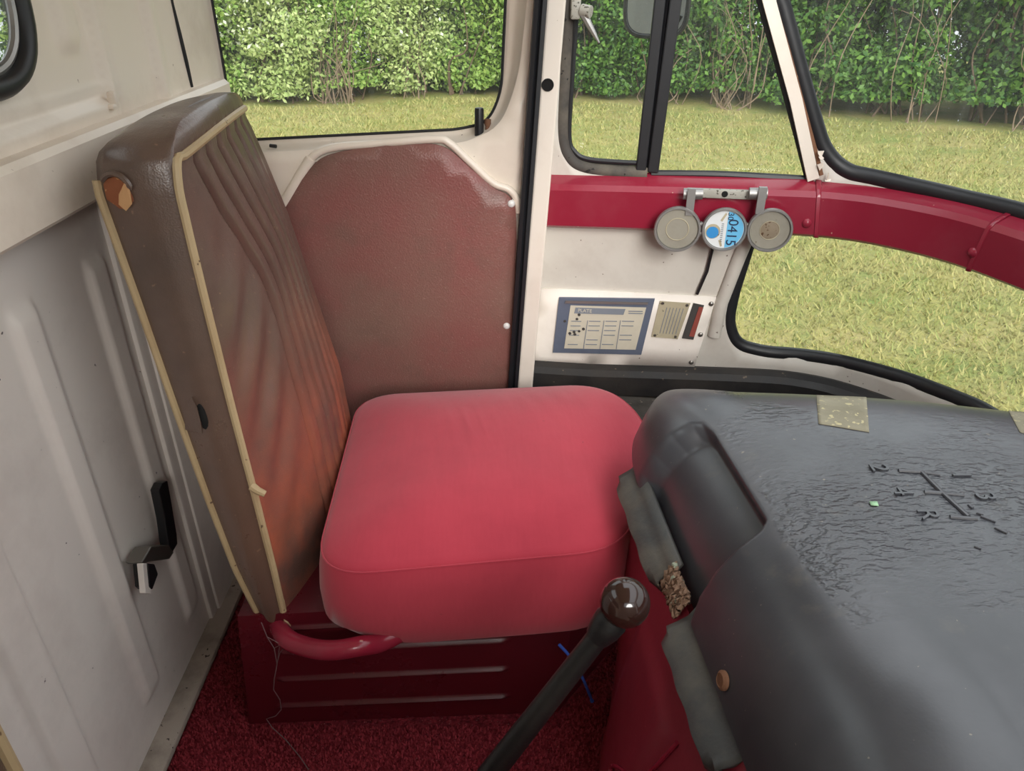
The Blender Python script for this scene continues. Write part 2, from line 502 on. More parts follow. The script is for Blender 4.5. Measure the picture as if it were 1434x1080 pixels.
lm = [leafmat('fresh_hedge_leaf', (116, 154, 66), (170, 192, 104), (140, 168, 86)),
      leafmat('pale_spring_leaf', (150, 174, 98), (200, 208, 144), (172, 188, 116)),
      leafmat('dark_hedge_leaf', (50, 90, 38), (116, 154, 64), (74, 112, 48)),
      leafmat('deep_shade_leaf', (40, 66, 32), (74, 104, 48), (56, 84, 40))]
m_blossom = leafmat('cream_blossom', (222, 224, 200), (196, 206, 170), (226, 226, 206), .2)
m_twig = paint('dry_twig', (132, 112, 92), .9, (96, 80, 66), .6)
def leaves(n, cx, cy, zb, rx, ry, h, size, lumps=60, hollow=.35, zmin=.0):
    """leaf quads spread over overlapping rounded clumps that fill the crown"""
    L = []
    for _ in range(lumps):
        t = rng.random()**1.25; zz = zb+h*(.05+.93*t)
        k = .62+.38*math.sin(math.pi*min(1, .25+t*.85))
        an = rng.uniform(0, 2*np.pi); rr = math.sqrt(rng.random())*.8
        L.append((cx+rx*k*rr*math.cos(an), cy+ry*k*rr*math.sin(an), zz, rng.uniform(.3, .62)*min(rx, h*.5)))
    L = np.array(L)
    i = rng.integers(0, lumps, n)
    d = rng.normal(size=(n, 3)); d /= np.linalg.norm(d, axis=1)[:, None]
    r = L[i, 3]*(hollow+(1-hollow)*rng.random(n)**.5)
    P = L[i, :3] + d*r[:, None]*np.array([1, 1, .8])
    P[:, 2] = np.maximum(P[:, 2], zb+zmin+.03+.1*rng.random(n))
    nn = d + rng.normal(size=(n, 3))*.7 + np.array([0, 0, .5]); nn /= np.linalg.norm(nn, axis=1)[:, None]
    a = np.cross(nn, rng.normal(size=(n, 3))); a /= np.linalg.norm(a, axis=1)[:, None]
    b = np.cross(nn, a)
    s = size*rng.uniform(.6, 1.3, n)[:, None]
    V = np.stack([P-a*s, P-b*s*.55+nn*s*.12, P+a*s, P+b*s*.55+nn*s*.12], 1).reshape(-1, 3)
    return V, np.arange(4*n).reshape(n, 4)
def branches(n, cx, cy, zb, rx, ry, h, r0=.025):
    G = []
    for _ in range(n):
        an = rng.uniform(0, 2*np.pi); k = rng.uniform(.3, 1)
        p0 = Vector((cx+rx*.45*rng.uniform(-1, 1), cy+ry*.4*rng.uniform(-1, 1), zb-.05))
        p3 = Vector((cx+rx*k*math.cos(an), cy+ry*k*math.sin(an), zb+h*rng.uniform(.35, .95)))
        p1 = p0.lerp(p3, .35)+Vector(rng.normal(size=3)*.12); p2 = p0.lerp(p3, .7)+Vector(rng.normal(size=3)*.14)
        pts = catmull([p0, p1, p2, p3], 4); r = r0*rng.uniform(.5, 1.2)
        G.append(tube(pts, [r*(1-.8*i/(len(pts)-1)) for i in range(len(pts))], 5))
    return merge(*G)
def shrub(name, x, dy, rx, ry, h, n, mi, size, label, cat, group, nb=14, blossom=0, zmin=0, twigs=0, hollow=.35, r0=.022):
    n = int(n*3.6) if cat == 'shrub' else int(n*3.2); twigs = int(twigs*.5); nb = int(nb*.6); zmin *= .45; size *= .74
    y = hedge_y(x)+dy+ry
    zb = GZ
    t = empty(name, (x, y, zb), label, cat, group)
    V, F = leaves(n, x, y, zb, rx, ry, h, size, zmin=zmin, hollow=hollow)
    fast_obj('foliage', V, F, lm[mi], t)
    obj('branch_cluster' if cat == 'shrub' else 'trunk', branches(nb, x, y, zb, rx, ry, h, r0), m_bark, t)
    if blossom:
        V, F = leaves(blossom, x, y-.1, zb+h*.25, rx, ry, h*.75, .035, hollow=.8)
        fast_obj('blossom', V, F, m_blossom, t)
    if twigs:
        obj('bare_twigs', branches(twigs, x, y-ry*.75, zb, rx*.8, ry*.5, h*.75, .011), m_twig, t)
    return t
GS = 'shrubs along the lawn edge'
S = [  # x, dy, rx, ry, h, n, leaf, size, label, nb, blossom, zmin, twigs
 (-6.6, 0, 1.0, .8, 2.9, 5200, 0, .055, 'fresh green shrub with cream blossom at far left of the hedge', 12, 500, 0, 0),
 (-5.0, -.15, 1.0, .8, 2.6, 6000, 0, .055, 'bright green leafy shrub seen beside the seat top through the door window', 12, 700, 0, 0),
 (-3.7, .05, .85, .8, 2.9, 4800, 1, .05, 'pale shrub full of cream blossom in the door window', 14, 1300, .1, 0),
 (-2.75, .15, .75, .7, 2.6, 2600, 0, .05, 'thin shrub of bare brown twigs in the door window', 22, 150, .35, 46),
 (-1.7, .0, .8, .7, 2.8, 4600, 1, .05, 'pale yellow green shrub right of the bare twigs', 12, 500, .05, 10),
 (-.7, -.1, .75, .7, 2.7, 4400, 0, .055, 'dense green shrub at the right edge of the door window', 12, 120, 0, 0),
 (.35, 0, .8, .7, 3.0, 4600, 0, .055, 'green shrub behind the door pillar', 12, 0, .0, 0),
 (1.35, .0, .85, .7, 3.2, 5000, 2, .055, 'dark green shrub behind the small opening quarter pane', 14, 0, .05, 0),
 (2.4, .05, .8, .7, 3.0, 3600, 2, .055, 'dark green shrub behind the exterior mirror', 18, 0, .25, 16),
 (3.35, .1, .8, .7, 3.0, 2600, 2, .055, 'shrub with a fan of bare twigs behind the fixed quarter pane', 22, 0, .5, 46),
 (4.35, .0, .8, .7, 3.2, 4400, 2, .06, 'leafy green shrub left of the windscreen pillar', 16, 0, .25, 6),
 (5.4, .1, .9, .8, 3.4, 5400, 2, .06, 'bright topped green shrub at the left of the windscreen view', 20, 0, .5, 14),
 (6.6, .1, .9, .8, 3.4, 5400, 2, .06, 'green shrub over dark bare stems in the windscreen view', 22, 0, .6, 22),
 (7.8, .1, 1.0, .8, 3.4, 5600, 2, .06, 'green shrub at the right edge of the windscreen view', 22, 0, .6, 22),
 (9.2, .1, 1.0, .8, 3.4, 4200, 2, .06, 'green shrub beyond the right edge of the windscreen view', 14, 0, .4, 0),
]
for (x, dy, rx, ry, h, n, mi, size, lab, nb, bl, zm, tw) in S:
    shrub('hedge_shrub', x, dy, rx, ry, h, n, mi, size, lab, 'shrub', GS, nb, bl, zm, tw)
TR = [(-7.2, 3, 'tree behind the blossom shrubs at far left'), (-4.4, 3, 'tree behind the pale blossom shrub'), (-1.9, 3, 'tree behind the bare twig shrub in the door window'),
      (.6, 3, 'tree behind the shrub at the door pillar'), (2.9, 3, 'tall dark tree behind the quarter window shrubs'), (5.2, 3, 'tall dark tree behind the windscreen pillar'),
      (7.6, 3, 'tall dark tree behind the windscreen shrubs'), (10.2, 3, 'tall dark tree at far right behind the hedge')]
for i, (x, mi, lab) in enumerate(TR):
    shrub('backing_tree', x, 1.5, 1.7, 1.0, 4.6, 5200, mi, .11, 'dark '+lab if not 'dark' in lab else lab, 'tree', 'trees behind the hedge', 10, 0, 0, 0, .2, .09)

# ------------------------------------------------------------------ nose wall curve (plan), param s along, off = inwards
_R = catmull([(-.03, 1.715, 0), (.08, 1.70, 0), (.33, 1.665, 0), (.61, 1.62, 0), (.71, 1.588, 0), (.785, 1.535, 0), (.868, 1.435, 0), (.934, 1.28, 0),
              (.985, 1.1, 0), (1.02, .8, 0), (1.03, .4, 0), (1.03, 0, 0), (1.03, -.4, 0)], 24)
_S = [0.]
for i in range(1, len(_R)): _S.append(_S[-1]+(_R[i]-_R[i-1]).length)
_T = [(_R[min(i+1, len(_R)-1)]-_R[max(i-1, 0)]).normalized() for i in range(len(_R))]
_N = [Vector((t.y, -t.x, 0)) for t in _T]
SEND = _S[-1]
def wall_frame(s):
    s = max(0, min(SEND, s)); i = max(0, min(len(_S)-2, int(np.searchsorted(_S, s))-1))
    t = (s-_S[i])/(_S[i+1]-_S[i])
    return _R[i].lerp(_R[i+1], t), _T[i].lerp(_T[i+1], t).normalized(), _N[i].lerp(_N[i+1], t).normalized()
def wpt(s, z, off=0.):
    p, t, n = wall_frame(s); q = p+n*off
    return Vector((q.x, q.y, z))
def whit(u, v, off=0.):
    d = ray(u, v)
    for i in range(len(_R)-1):
        a = _R[i]+_N[i]*off; b = _R[i+1]+_N[i+1]*off
        ca = d.x*a.y-d.y*a.x; cb = d.x*b.y-d.y*b.x
        if ca*cb <= 0 and ca != cb:
            t = ca/(ca-cb); p = a.lerp(b, t); k = p.y/d.y if abs(d.y) > 1e-6 else p.x/d.x
            if k > 0: return (_S[i]+(_S[i+1]-_S[i])*t, CAM.z+d.z*k)
    return (SEND, .7)
def wlist(px, off): return [whit(u, v, off) for (u, v) in px]
OW = -.06

# window openings in (s, z)
q_px = [(797, 0), (783, 180), (796, 228), (850, 243), (1142, 254), (1069, 0), (1020, -170), (815, -170)]
quarter = round_poly(wlist(q_px, OW), [0, .02, .05, .02, .015, 0, .05, .05])
ws = wlist([(1092, 0), (1128, 130), (1152, 208), (1180, 240), (1260, 257), (1350, 278), (1434, 298)], OW)
s_e = ws[-1][0]
ws_poly = ws + [(SEND-.25, ws[-1][1]-.005), (SEND-.2, ws[-1][1]+.1), (SEND-.2, 1.42), (ws[0][0]-.09, 1.42)]
ws_poly = round_poly(ws_poly, [0, .02, .05, .05, .02, .02, .02, .04, .04, .05, .05])
lw = wlist([(1046, 345), (1026, 410), (1018, 450), (1030, 482), (1075, 493), (1150, 500), (1240, 521), (1310, 545), (1372, 570)], OW)
lw_poly = [(lw[0][0]+.012, .70)] + lw + [(lw[-1][0]+.45, lw[-1][1]-.01), (lw[-1][0]+.5, .70)]
lw_poly = round_poly(lw_poly, [0, .01, .02, .04, .05, .03, .02, .02, .02, .02, .06, .02])
outer = [(.035, .22), (SEND-.02, .22), (SEND-.02, 1.62), (.035, 1.62)]
obj('wall_right', sheet(outer, [quarter, ws_poly, lw_poly], .035, lambda s, z: wpt(s, z, OW)), m_panel, solid=.018,
    kind='structure', label='cream painted nose wall of the cab around the front windows', cat='wall')
# quarter window
def wtube(path, r, off, prof=None, n=10, closed=False):
    pts = [wpt(s, z, off) for (s, z) in path]
    return tube(pts, r, n, closed, prof, up=(lambda p: wall_frame(min(range(0, len(_R), 1), key=lambda i: (_R[i].x-p.x)**2+(_R[i].y-p.y)**2) and _S[min(range(len(_R)), key=lambda i: (_R[i].x-p.x)**2+(_R[i].y-p.y)**2)])[2]) if prof else None)
def dens(poly, step=.012, closed=True):
    out = []; m = len(poly)
    for i in range(m if closed else m-1):
        a, b = Vector(poly[i][:2]), Vector(poly[(i+1) % m][:2]); k = max(1, int((b-a).length/step))
        out += [a.lerp(b, q/k) for q in range(k)]
    if not closed: out.append(Vector(poly[-1][:2]))
    return out
EL = [(.7*math.cos(a), 1.15*math.sin(a)) for a in [2*math.pi*k/12 for k in range(12)]]
w2 = empty('window_2', wpt(.4, 1.0, OW), 'quarter window with a small opening pane and a fixed pane divided by a black bar', 'window', kind='structure')
div_t = whit(936, 0, OW); div_b = whit(905, 244, OW)
def div_at(z): k = (z-div_b[1])/(div_t[1]-div_b[1]); return div_b[0]+(div_t[0]-div_b[0])*k
left_part = [p for p in dens(quarter) if p[0] < div_at(p[1])]
right_part = [p for p in dens(quarter) if p[0] >= div_at(p[1])]
obj('pane', sheet([tuple(p) for p in left_part], [], .06, lambda s, z: wpt(s, z, OW-.012)), m_glass, w2, solid=-.004, label='small opening pane')
obj('pane', sheet([tuple(p) for p in right_part], [], .06, lambda s, z: wpt(s, z, OW-.012)), m_glass_dirty, w2, solid=-.004, label='fixed pane with dried rain marks')
i0 = max(range(len(left_part)), key=lambda i: left_part[i][1] if left_part[i-1][1] > left_part[i][1]-9 else 0)
# weathered seal of the opening pane, inner black edge, seal of the fixed pane
sealpath = catmull([(*whit(u, v, OW), 0) for (u, v) in [(800, -165), (795, 0), (790, 100), (787, 185), (797, 220), (820, 235), (870, 241), (906, 243)]], 8)
obj('rubber_seal', tube([wpt(p[0], p[1], OW+.004) for p in sealpath], .0165, 10), m_seal_old, w2, label='weathered grey brown rubber seal')
edge = catmull([(*whit(u, v, OW), 0) for (u, v) in [(812, -165), (808, 0), (801, 110), (797, 190), (805, 212), (822, 222), (860, 226), (902, 228)]], 8)
obj('inner_seal', tube([wpt(p[0], p[1], OW+.006) for p in edge], .006, 8), m_seal, w2)
fix = catmull([(*whit(u, v, OW), 0) for (u, v) in [(912, 243), (1000, 244), (1080, 248), (1130, 251)]], 6)
obj('rubber_seal', tube([wpt(p[0], p[1], OW+.004) for p in fix], .009, 8), m_seal, w2)
fix = catmull([(*whit(u, v, OW), 0) for (u, v) in [(1133, 256), (1116, 190), (1092, 100), (1064, 0), (1020, -165)]], 6)
obj('rubber_seal', tube([wpt(p[0], p[1], OW+.004) for p in fix], .0075, 8), m_seal, w2)
bars = []
for (ut, ub, wd) in ((924, 897, .0115), (946, 914, .0125)):
    a = whit(ut, 0, OW); b = whit(ub, 240, OW)
    k = (1.45-b[1])/(a[1]-b[1]); topp = (b[0]+(a[0]-b[0])*k, 1.45)
    pts = [wpt(b[0], b[1], OW), wpt(a[0], a[1], OW), wpt(topp[0], topp[1], OW)]
    nn = wall_frame(b[0])[2]
    bars.append(tube(pts, 1, 4, prof=[(.016, -wd), (.016, wd), (-.016, wd), (-.016, -wd)], up=nn))
for bgeo in bars: bevel_mod(obj('divider_bar', bgeo, m_seal, w2, smooth=False), .003)
a, b = whit(935, 0, OW+.004), whit(906, 240, OW+.004)
k = (1.45-b[1])/(a[1]-b[1])
obj('divider_channel', tube([wpt(b[0], b[1], OW+.002), wpt(b[0]+(a[0]-b[0])*k, 1.45, OW+.002)], .009, 4), m_black, w2)
# catch of the opening pane
c0 = wpt(*whit(806, 10, OW+.02), OW+.02)
cat_ = obj('window_catch', merge(rbox(c0, (.02, .03, .045), .004), tube([c0+Vector((.012, -.01, -.005)), c0+Vector((.03, -.02, -.008))], .012, 12)), m_alu_old, w2, label='worn grey metal catch block')
h0 = wpt(*whit(816, 18, OW+.03), OW+.03); h1 = wpt(*whit(839, 60, OW+.03), OW+.03)
obj('catch_lever', tube([h0, h0.lerp(h1, .3), h0.lerp(h1, .7), h1], [.009, .0075, .005, .002], 8), m_alu, cat_)
# windscreen
w3 = empty('window_3', wpt(s_e, 1.0, OW), 'curved windscreen with thick black rubber seal above the red rail', 'window', kind='structure')
obj('pane', sheet([tuple(p) for p in ws_poly], [], .05, lambda s, z: wpt(s, z, OW-.012)), m_glass_dirty, w3, solid=-.005)
obj('rubber_seal', tube([wpt(p[0], p[1], OW+.004) for p in dens(ws_poly)], .0185, 12, True), m_seal, w3)
# lower nose window
w4 = empty('window_4', wpt(lw[4][0], .5, OW), 'low curved window below the red rail showing the lawn', 'window', kind='structure')
obj('pane', sheet([tuple(p) for p in lw_poly], [], .05, lambda s, z: wpt(s, z, OW-.012)), m_glass, w4, solid=-.005)
obj('rubber_seal', tube([wpt(p[0], p[1], OW+.004) for p in dens(lw_poly)], .0165, 12, True), m_seal, w4)
ring = dens(lw_poly)
cx = sum(p[0] for p in ring)/len(ring); cz = sum(p[1] for p in ring)/len(ring)
obj('window_surround', tube([wpt(p[0]+(.03 if p[0] > cx else -.03)*min(1, abs(p[0]-cx)*4), p[1]-.028 if p[1] < cz else p[1]+.0, OW+.002) for p in ring if p[1] < .67], .011, 8), m_panel, w4, label='raised cream lip around the rubber')
# red rail
def rail_geo():
    prof = [(OW, .668), (-.012, .668), (0, .676), (.002, .758), (-.006, .770), (-.02, .776), (OW, .788)]
    n = 150; V, F = [], []
    for i in range(n):
        s = .06+(SEND-.1)*i/(n-1)
        for (o, z) in prof: V.append(wpt(s, z+.01*max(0, min(1, (wpt(s, 0).x-.1)/.8)), o))
    m = len(prof)
    for i in range(n-1):
        for k in range(m-1): F.append((i*m+k, i*m+k+1, (i+1)*m+k+1, (i+1)*m+k))
    F.append(tuple(range(m))); F.append(tuple((n-1)*m+k for k in range(m-1, -1, -1)))
    return V, F
rail = obj('trim_1', rail_geo(), m_maroon, kind='structure', label='glossy maroon metal rail running below the front windows', cat='rail', sharp=30)
def rail_band(sT, sB, wd):
    prof = [(0.0015, .670), (.0015, .676), (.0035, .758), (-.0045, .7715), (-.019, .778), (OW+.012, .7885)]
    V = []
    for (o, z) in prof:
        k_ = (z-.67)/.10; s0 = sB+(sT-sB)*min(1, k_)
        for q, oo in ((-wd, -.003), (-wd*.6, .0006), (wd*.6, .0006), (wd, -.003)):
            V.append(wpt(s0+q, z+.01*max(0, min(1, (wpt(s0, 0).x-.1)/.8)), o+oo))
    return V, [(i*4+k_, i*4+k_+1, (i+1)*4+k_+1, (i+1)*4+k_) for i in range(len(prof)-1) for k_ in range(3)]
for (u0, v0, u1, v1) in ((1147, 268, 1144, 326), (1388, 312, 1358, 368)):
    obj('joint_strip', rail_band(whit(u0, v0, .001)[0], whit(u1, v1, .001)[0], .006), m_maroon, rail, solid=-.001)
for (u, v) in ((1130, 313), (1361, 354)):
    s, z = whit(u, v, .003); p, t, n = wall_frame(s)
    obj('screw', lathe([(.010, 0), (.010, .002), (.006, .006), (.002, .007)], frame_from(wpt(s, z, .001), n), 14), m_maroon, rail)
# windscreen pillar strip
pa = [whit(u, v, OW+.01) for (u, v) in ((1058, -60), (1076, 0), (1095, 70), (1114, 140), (1138, 250))]
tp = (pa[1][0]+(pa[1][0]-pa[4][0])/(pa[1][1]-pa[4][1])*(1.5-pa[1][1]), 1.5)
obj('trim_2', tube([wpt(tp[0], tp[1], OW+.012)]+[wpt(s, z, OW+.012) for (s, z) in pa[1:]], 1, 4, prof=[(.012, -.012), (.012, .012), (-.016, .012), (-.016, -.012)], up=wall_frame(pa[3][0])[2]),
    m_post, kind='structure', smooth=False, label='cream strip of the slanted windscreen pillar, rusty along its edge', cat='pillar')
ru = catmull([wpt(*whit(u, v, OW+.016), OW+.016) for (u, v) in ((1082, 0), (1104, 70), (1124, 145), (1140, 205), (1150, 245))], 6)
obj('trim_3', tube(ru, .006, 6), m_rust, kind='structure', label='rusty brown edge beside the windscreen pillar strip', cat='pillar edge')
# flaking corner at pillar foot
fl = []
for i in range(5):
    u, v = 1150+rng.uniform(-8, 14), 232+rng.uniform(-22, 22)
    q = wpt(*whit(u, v, -.03), -.03); a = rng.uniform(0, 6.28, 5); a.sort()
    P3 = [q+Vector((.007*math.cos(x), rng.uniform(-.003, .003), .010*math.sin(x))) for x in a]
    fl.append(prism(P3, (0, .002, 0)))
obj('flaked_filler', merge(*fl), m_post, smooth=False, label='flaking cream filler at the foot of the windscreen pillar', cat='flaked paint')

# white panel sheet under rail, bolts, plate board
OP = -.052
panel_px = [(760, 300), (1008, 305), (985, 420), (752, 412)]
obj('metal_panel', sheet(wlist(panel_px, OP), [], .05, lambda s, z: wpt(s, z, OP)), m_greypanel, solid=-.004,
    label='light grey metal panel between the red rail and the plate board', cat='panel', smooth=True)
gap_line = [wpt(*whit(u, v, -.035), -.035) for (u, v) in ((1002, 330), (990, 380), (976, 412))]
obj('panel_gap', tube(gap_line, .004, 8), m_black, label='thin dark strip standing for the shaded gap beside the panel below the disc holder', cat='rod')  # dark strip stands in for the shaded gap along the panel edge
pl = [wpt(*whit(u, v, -.04), -.04) for (u, v) in ((1052, 320), (1035, 360), (1010, 425), (1000, 470))]
obj('trim_4', tube(pl, .016, 10), m_panel, kind='structure', label='cream ridge of the body left of the low window', cat='pillar')
for i, (u, v) in enumerate(((960, 398), (957, 409))):
    s, z = whit(u, v, OP+.004); n = wall_frame(s)[2]
    obj('panel_bolt', lathe([(.008, -.004), (.008, .003), (.005, .006), (.001, .007)], frame_from(wpt(s, z, OP+.002), n), 12), m_black,
        label=('dark round bolt on the grey panel above the plate board', 'dark bolt half hidden at the top edge of the plate board')[i], cat='bolt', group='bolts on the side panel')
OB = -.034
bpx = [(757, 405), (1003, 417), (972, 515), (744, 510)]
bc = wpt(*whit(870, 460, OB), OB)
board = empty('plate_board', bc, 'cream painted board with screwed-on data plates below the red rail', 'board')
def wq(px, off): return [wpt(*whit(u, v, off), off) for (u, v) in px]
def quad(px, off, th, nseg=1): # plate following the wall between pixels
    P = wq(px, off); n = wall_frame(whit(*px[0], off)[0])[2]
    return prism(P, -n*th)
obj('backing_panel', sheet(wlist(bpx, OB), [], .05, lambda s, z: wpt(s, z, OB)), m_board, board, solid=-.016)
for (u, v) in ((996, 426), (981, 469), (968, 508)):
    s, z = whit(u, v, OB+.002); n = wall_frame(s)[2]
    obj('screw', lathe([(.006, -.004), (.006, .001), (.004, .003), (.001, .0035)], frame_from(wpt(s, z, OB+.001), n), 12), m_steel, board)
fr = obj('plate_frame', quad([(783, 417), (917, 419), (898, 497), (774, 494)], OB+.006, .006), m_bluegrey, board, smooth=False, label='blue grey framed plate')
obj('aged_sheet', quad([(799, 428), (905, 431), (890, 490), (790, 488)], OB+.0075, .002), m_paper, fr, smooth=False)
obj('heading_band', quad([(806, 431), (876, 433), (873, 441), (804, 439)], OB+.009, .002), m_ink, fr, smooth=False)
def wtext(txt, size, u, v, off, shear=0):
    s, z = whit(u, v, off); p, t, n = wall_frame(s)
    return text_geo(txt, size, (wpt(s, z, off), t, Vector((0, 0, 1)), n), .0004)
obj('lettering', wtext('PLATE', .0125, 819, 435.5, OB+.0095), m_paper, fr, smooth=False)
ln = []
def pline(u0, v0, u1, v1, w=.8, off=OB+.009): return quad([(u0, v0-w), (u1, v1-w), (u1, v1+w), (u0, v0+w)], off, .001)
def vline(u0, v0, u1, v1, w=.5, off=OB+.009): return quad([(u0-w, v0), (u0+w, v0), (u1+w, v1), (u1-w, v1)], off, .001)
for (ut, ub) in ((823, 817), (846, 840), (869, 863)): ln.append(vline(ut, 449, ub, 489))
for r_ in range(6):
    v = 450+r_*6.5
    for (a, b) in ((800, 816), (825, 843), (848, 866), (871, 890)):
        if (r_+int(a)) % 3 != 0 or r_ < 2: ln.append(pline(a-r_*1.0, v, b-r_*1.0-2, v+.3, .5))
for v in (436, 439): ln.append(pline(880, v, 900, v+.4, .6))
obj('printed_lines', merge(*ln), m_ink, fr, smooth=False)
st = []
for (u, v, r_) in ((811, 441, .0038), (808, 447, .0035), (817, 461, .004), (798, 467, .004), (804, 465, .0038), (805, 468.5, .004), (811, 464, .0035), (791, 450, .0035)):
    s, z = whit(u, v, OB+.0092); n = wall_frame(s)[2]
    obj('dark_spot', lathe([(r_, 0), (r_*.8, .001)], frame_from(wpt(s, z, OB+.009), n), 10), m_ink_dark, fr)
obj('clear_strip', quad([(792, 421.5), (908, 424), (907, 427), (791, 425)], OB+.010, .003), m_alu, fr, smooth=False)
mp = obj('maker_plate', quad([(924, 422), (967, 425), (949, 475), (912, 472)], OB+.003, .003), m_brass, board, smooth=False, label='small aged metal plate')
ln = []
for k in range(6): ln.append(vline(934+k*4.6, 431+.3*k, 924+k*4.4, 467+.3*k, .45, OB+.0042))
obj('stamped_lines', merge(*ln), m_ink, mp, smooth=False)
for (u, v) in ((928, 425), (962, 428), (917, 470), (946, 472)):
    s, z = whit(u, v, OB+.004); n = wall_frame(s)[2]
    obj('rivet', lathe([(.004, 0), (.003, .002)], frame_from(wpt(s, z, OB+.003), n), 10), m_steel, mp)
sp = obj('striped_plate', quad([(971, 425), (986, 428), (971, 476), (955, 474)], OB+.003, .003), m_ink_dark, board, smooth=False, label='narrow dark plate with a faded red stripe')
obj('red_stripe', quad([(979, 430), (985, 431), (972, 472), (965, 471)], OB+.0045, .0015), m_red_ink, sp, smooth=False)

# grimy trough and deck below the wall
def trough():
    prof = [(-.055, .30), (-.03, .305), (-.012, .298), (.0, .285), (.004, .235), (-.055, .235)]
    n = 90; V, F = [], []
    for i in range(n):
        s = .04+1.3*i/(n-1)
        for (o, z) in prof: V.append(wpt(s, z+.03*max(0, min(1, (wpt(s, 0).x-.2)/.7)), o))
    m = len(prof)
    for i in range(n-1):
        for k in range(m): F.append((i*m+k, i*m+(k+1) % m, (i+1)*m+(k+1) % m, (i+1)*m+k))
    F.append(tuple(range(m-1, -1, -1))); F.append(tuple((n-1)*m+k for k in range(m)))
    return V, F
obj('trim_5', trough(), m_tar, kind='structure', label='grimy black metal strip at the foot of the nose wall', cat='strip', sharp=25)
deck = [(.335, 1.16), (.335, 1.52), (.24, 1.58), (.03, 1.58)]
e2 = [(wpt(s, 0, -.01).x, wpt(s, 0, -.01).y) for s in np.linspace(.06, 1.1, 26)]
deck_poly = deck + e2 + [(.95, 1.13)]
obj('footwell_deck', prism([Vector((x, y, .236)) for (x, y) in deck_poly], (0, 0, -.231)), m_mat, smooth=False, label='grimy grey rubber covered footwell step in front of the red cushion', cat='step')

# triple disc holder on the rail
hs, hz = whit(1014, 322, .03); p_, ht, hn = wall_frame(hs)
holder = empty('disc_holder', wpt(hs, hz, .0), 'triple round metal licence disc holder hanging on the red rail', 'disc holder')
def hpt(u, v, o):   # point on the plane parallel to the rail at the holder, o in front of it
    o0 = wpt(hs, hz, o); d = ray(u, v); k = (o0-CAM).dot(hn)/d.dot(hn); return CAM+d*k
up_ = Vector((0, 0, 1))
def hbox(u0, v0, u1, v1, o0, o1, bev=.003):
    a, b = hpt(u0, v0, o1), hpt(u1, v1, o1); c = (a+b)/2 - hn*((o1-o0)/2)
    return rbox(c, (abs((b-a).dot(ht)), o1-o0, abs((b-a).z)), bev, (ht, -hn, up_))
bk = obj('mounting_bar', hbox(962, 264, 1070, 281, .002, .014), m_alu_old, holder, label='pitted grey mounting bar')
bo = hpt(1015, 272, .0145)
obj('screw_hole', lathe([(.007, 0), (.0065, .0012), (.003, .0012)], frame_from(bo, hn), 12), m_dark_hole, bk)
for (u0, v0, u1, v1) in ((957, 263, 984, 280), (1049, 262, 1074, 280)):
    a, b = hpt(u0, (v0+v1)/2, .022), hpt(u1, (v0+v1)/2, .022)
    obj('pivot', tube([a, b], .0125, 14), m_alu, holder)
for (u0, v0, u1, v1, w) in ((969, 264, 965, 298, .0085), (1069, 262, 1063, 296, .0085)):
    a, b = hpt(u0, v0, .036), hpt(u1, v1+3, .036)
    obj('arm', tube([a, a.lerp(b, .5), b], 1, 4, prof=[(.005, -w), (.005, w), (-.005, w), (-.005, -w)], up=hn), m_alu, holder, smooth=False)
discs = []
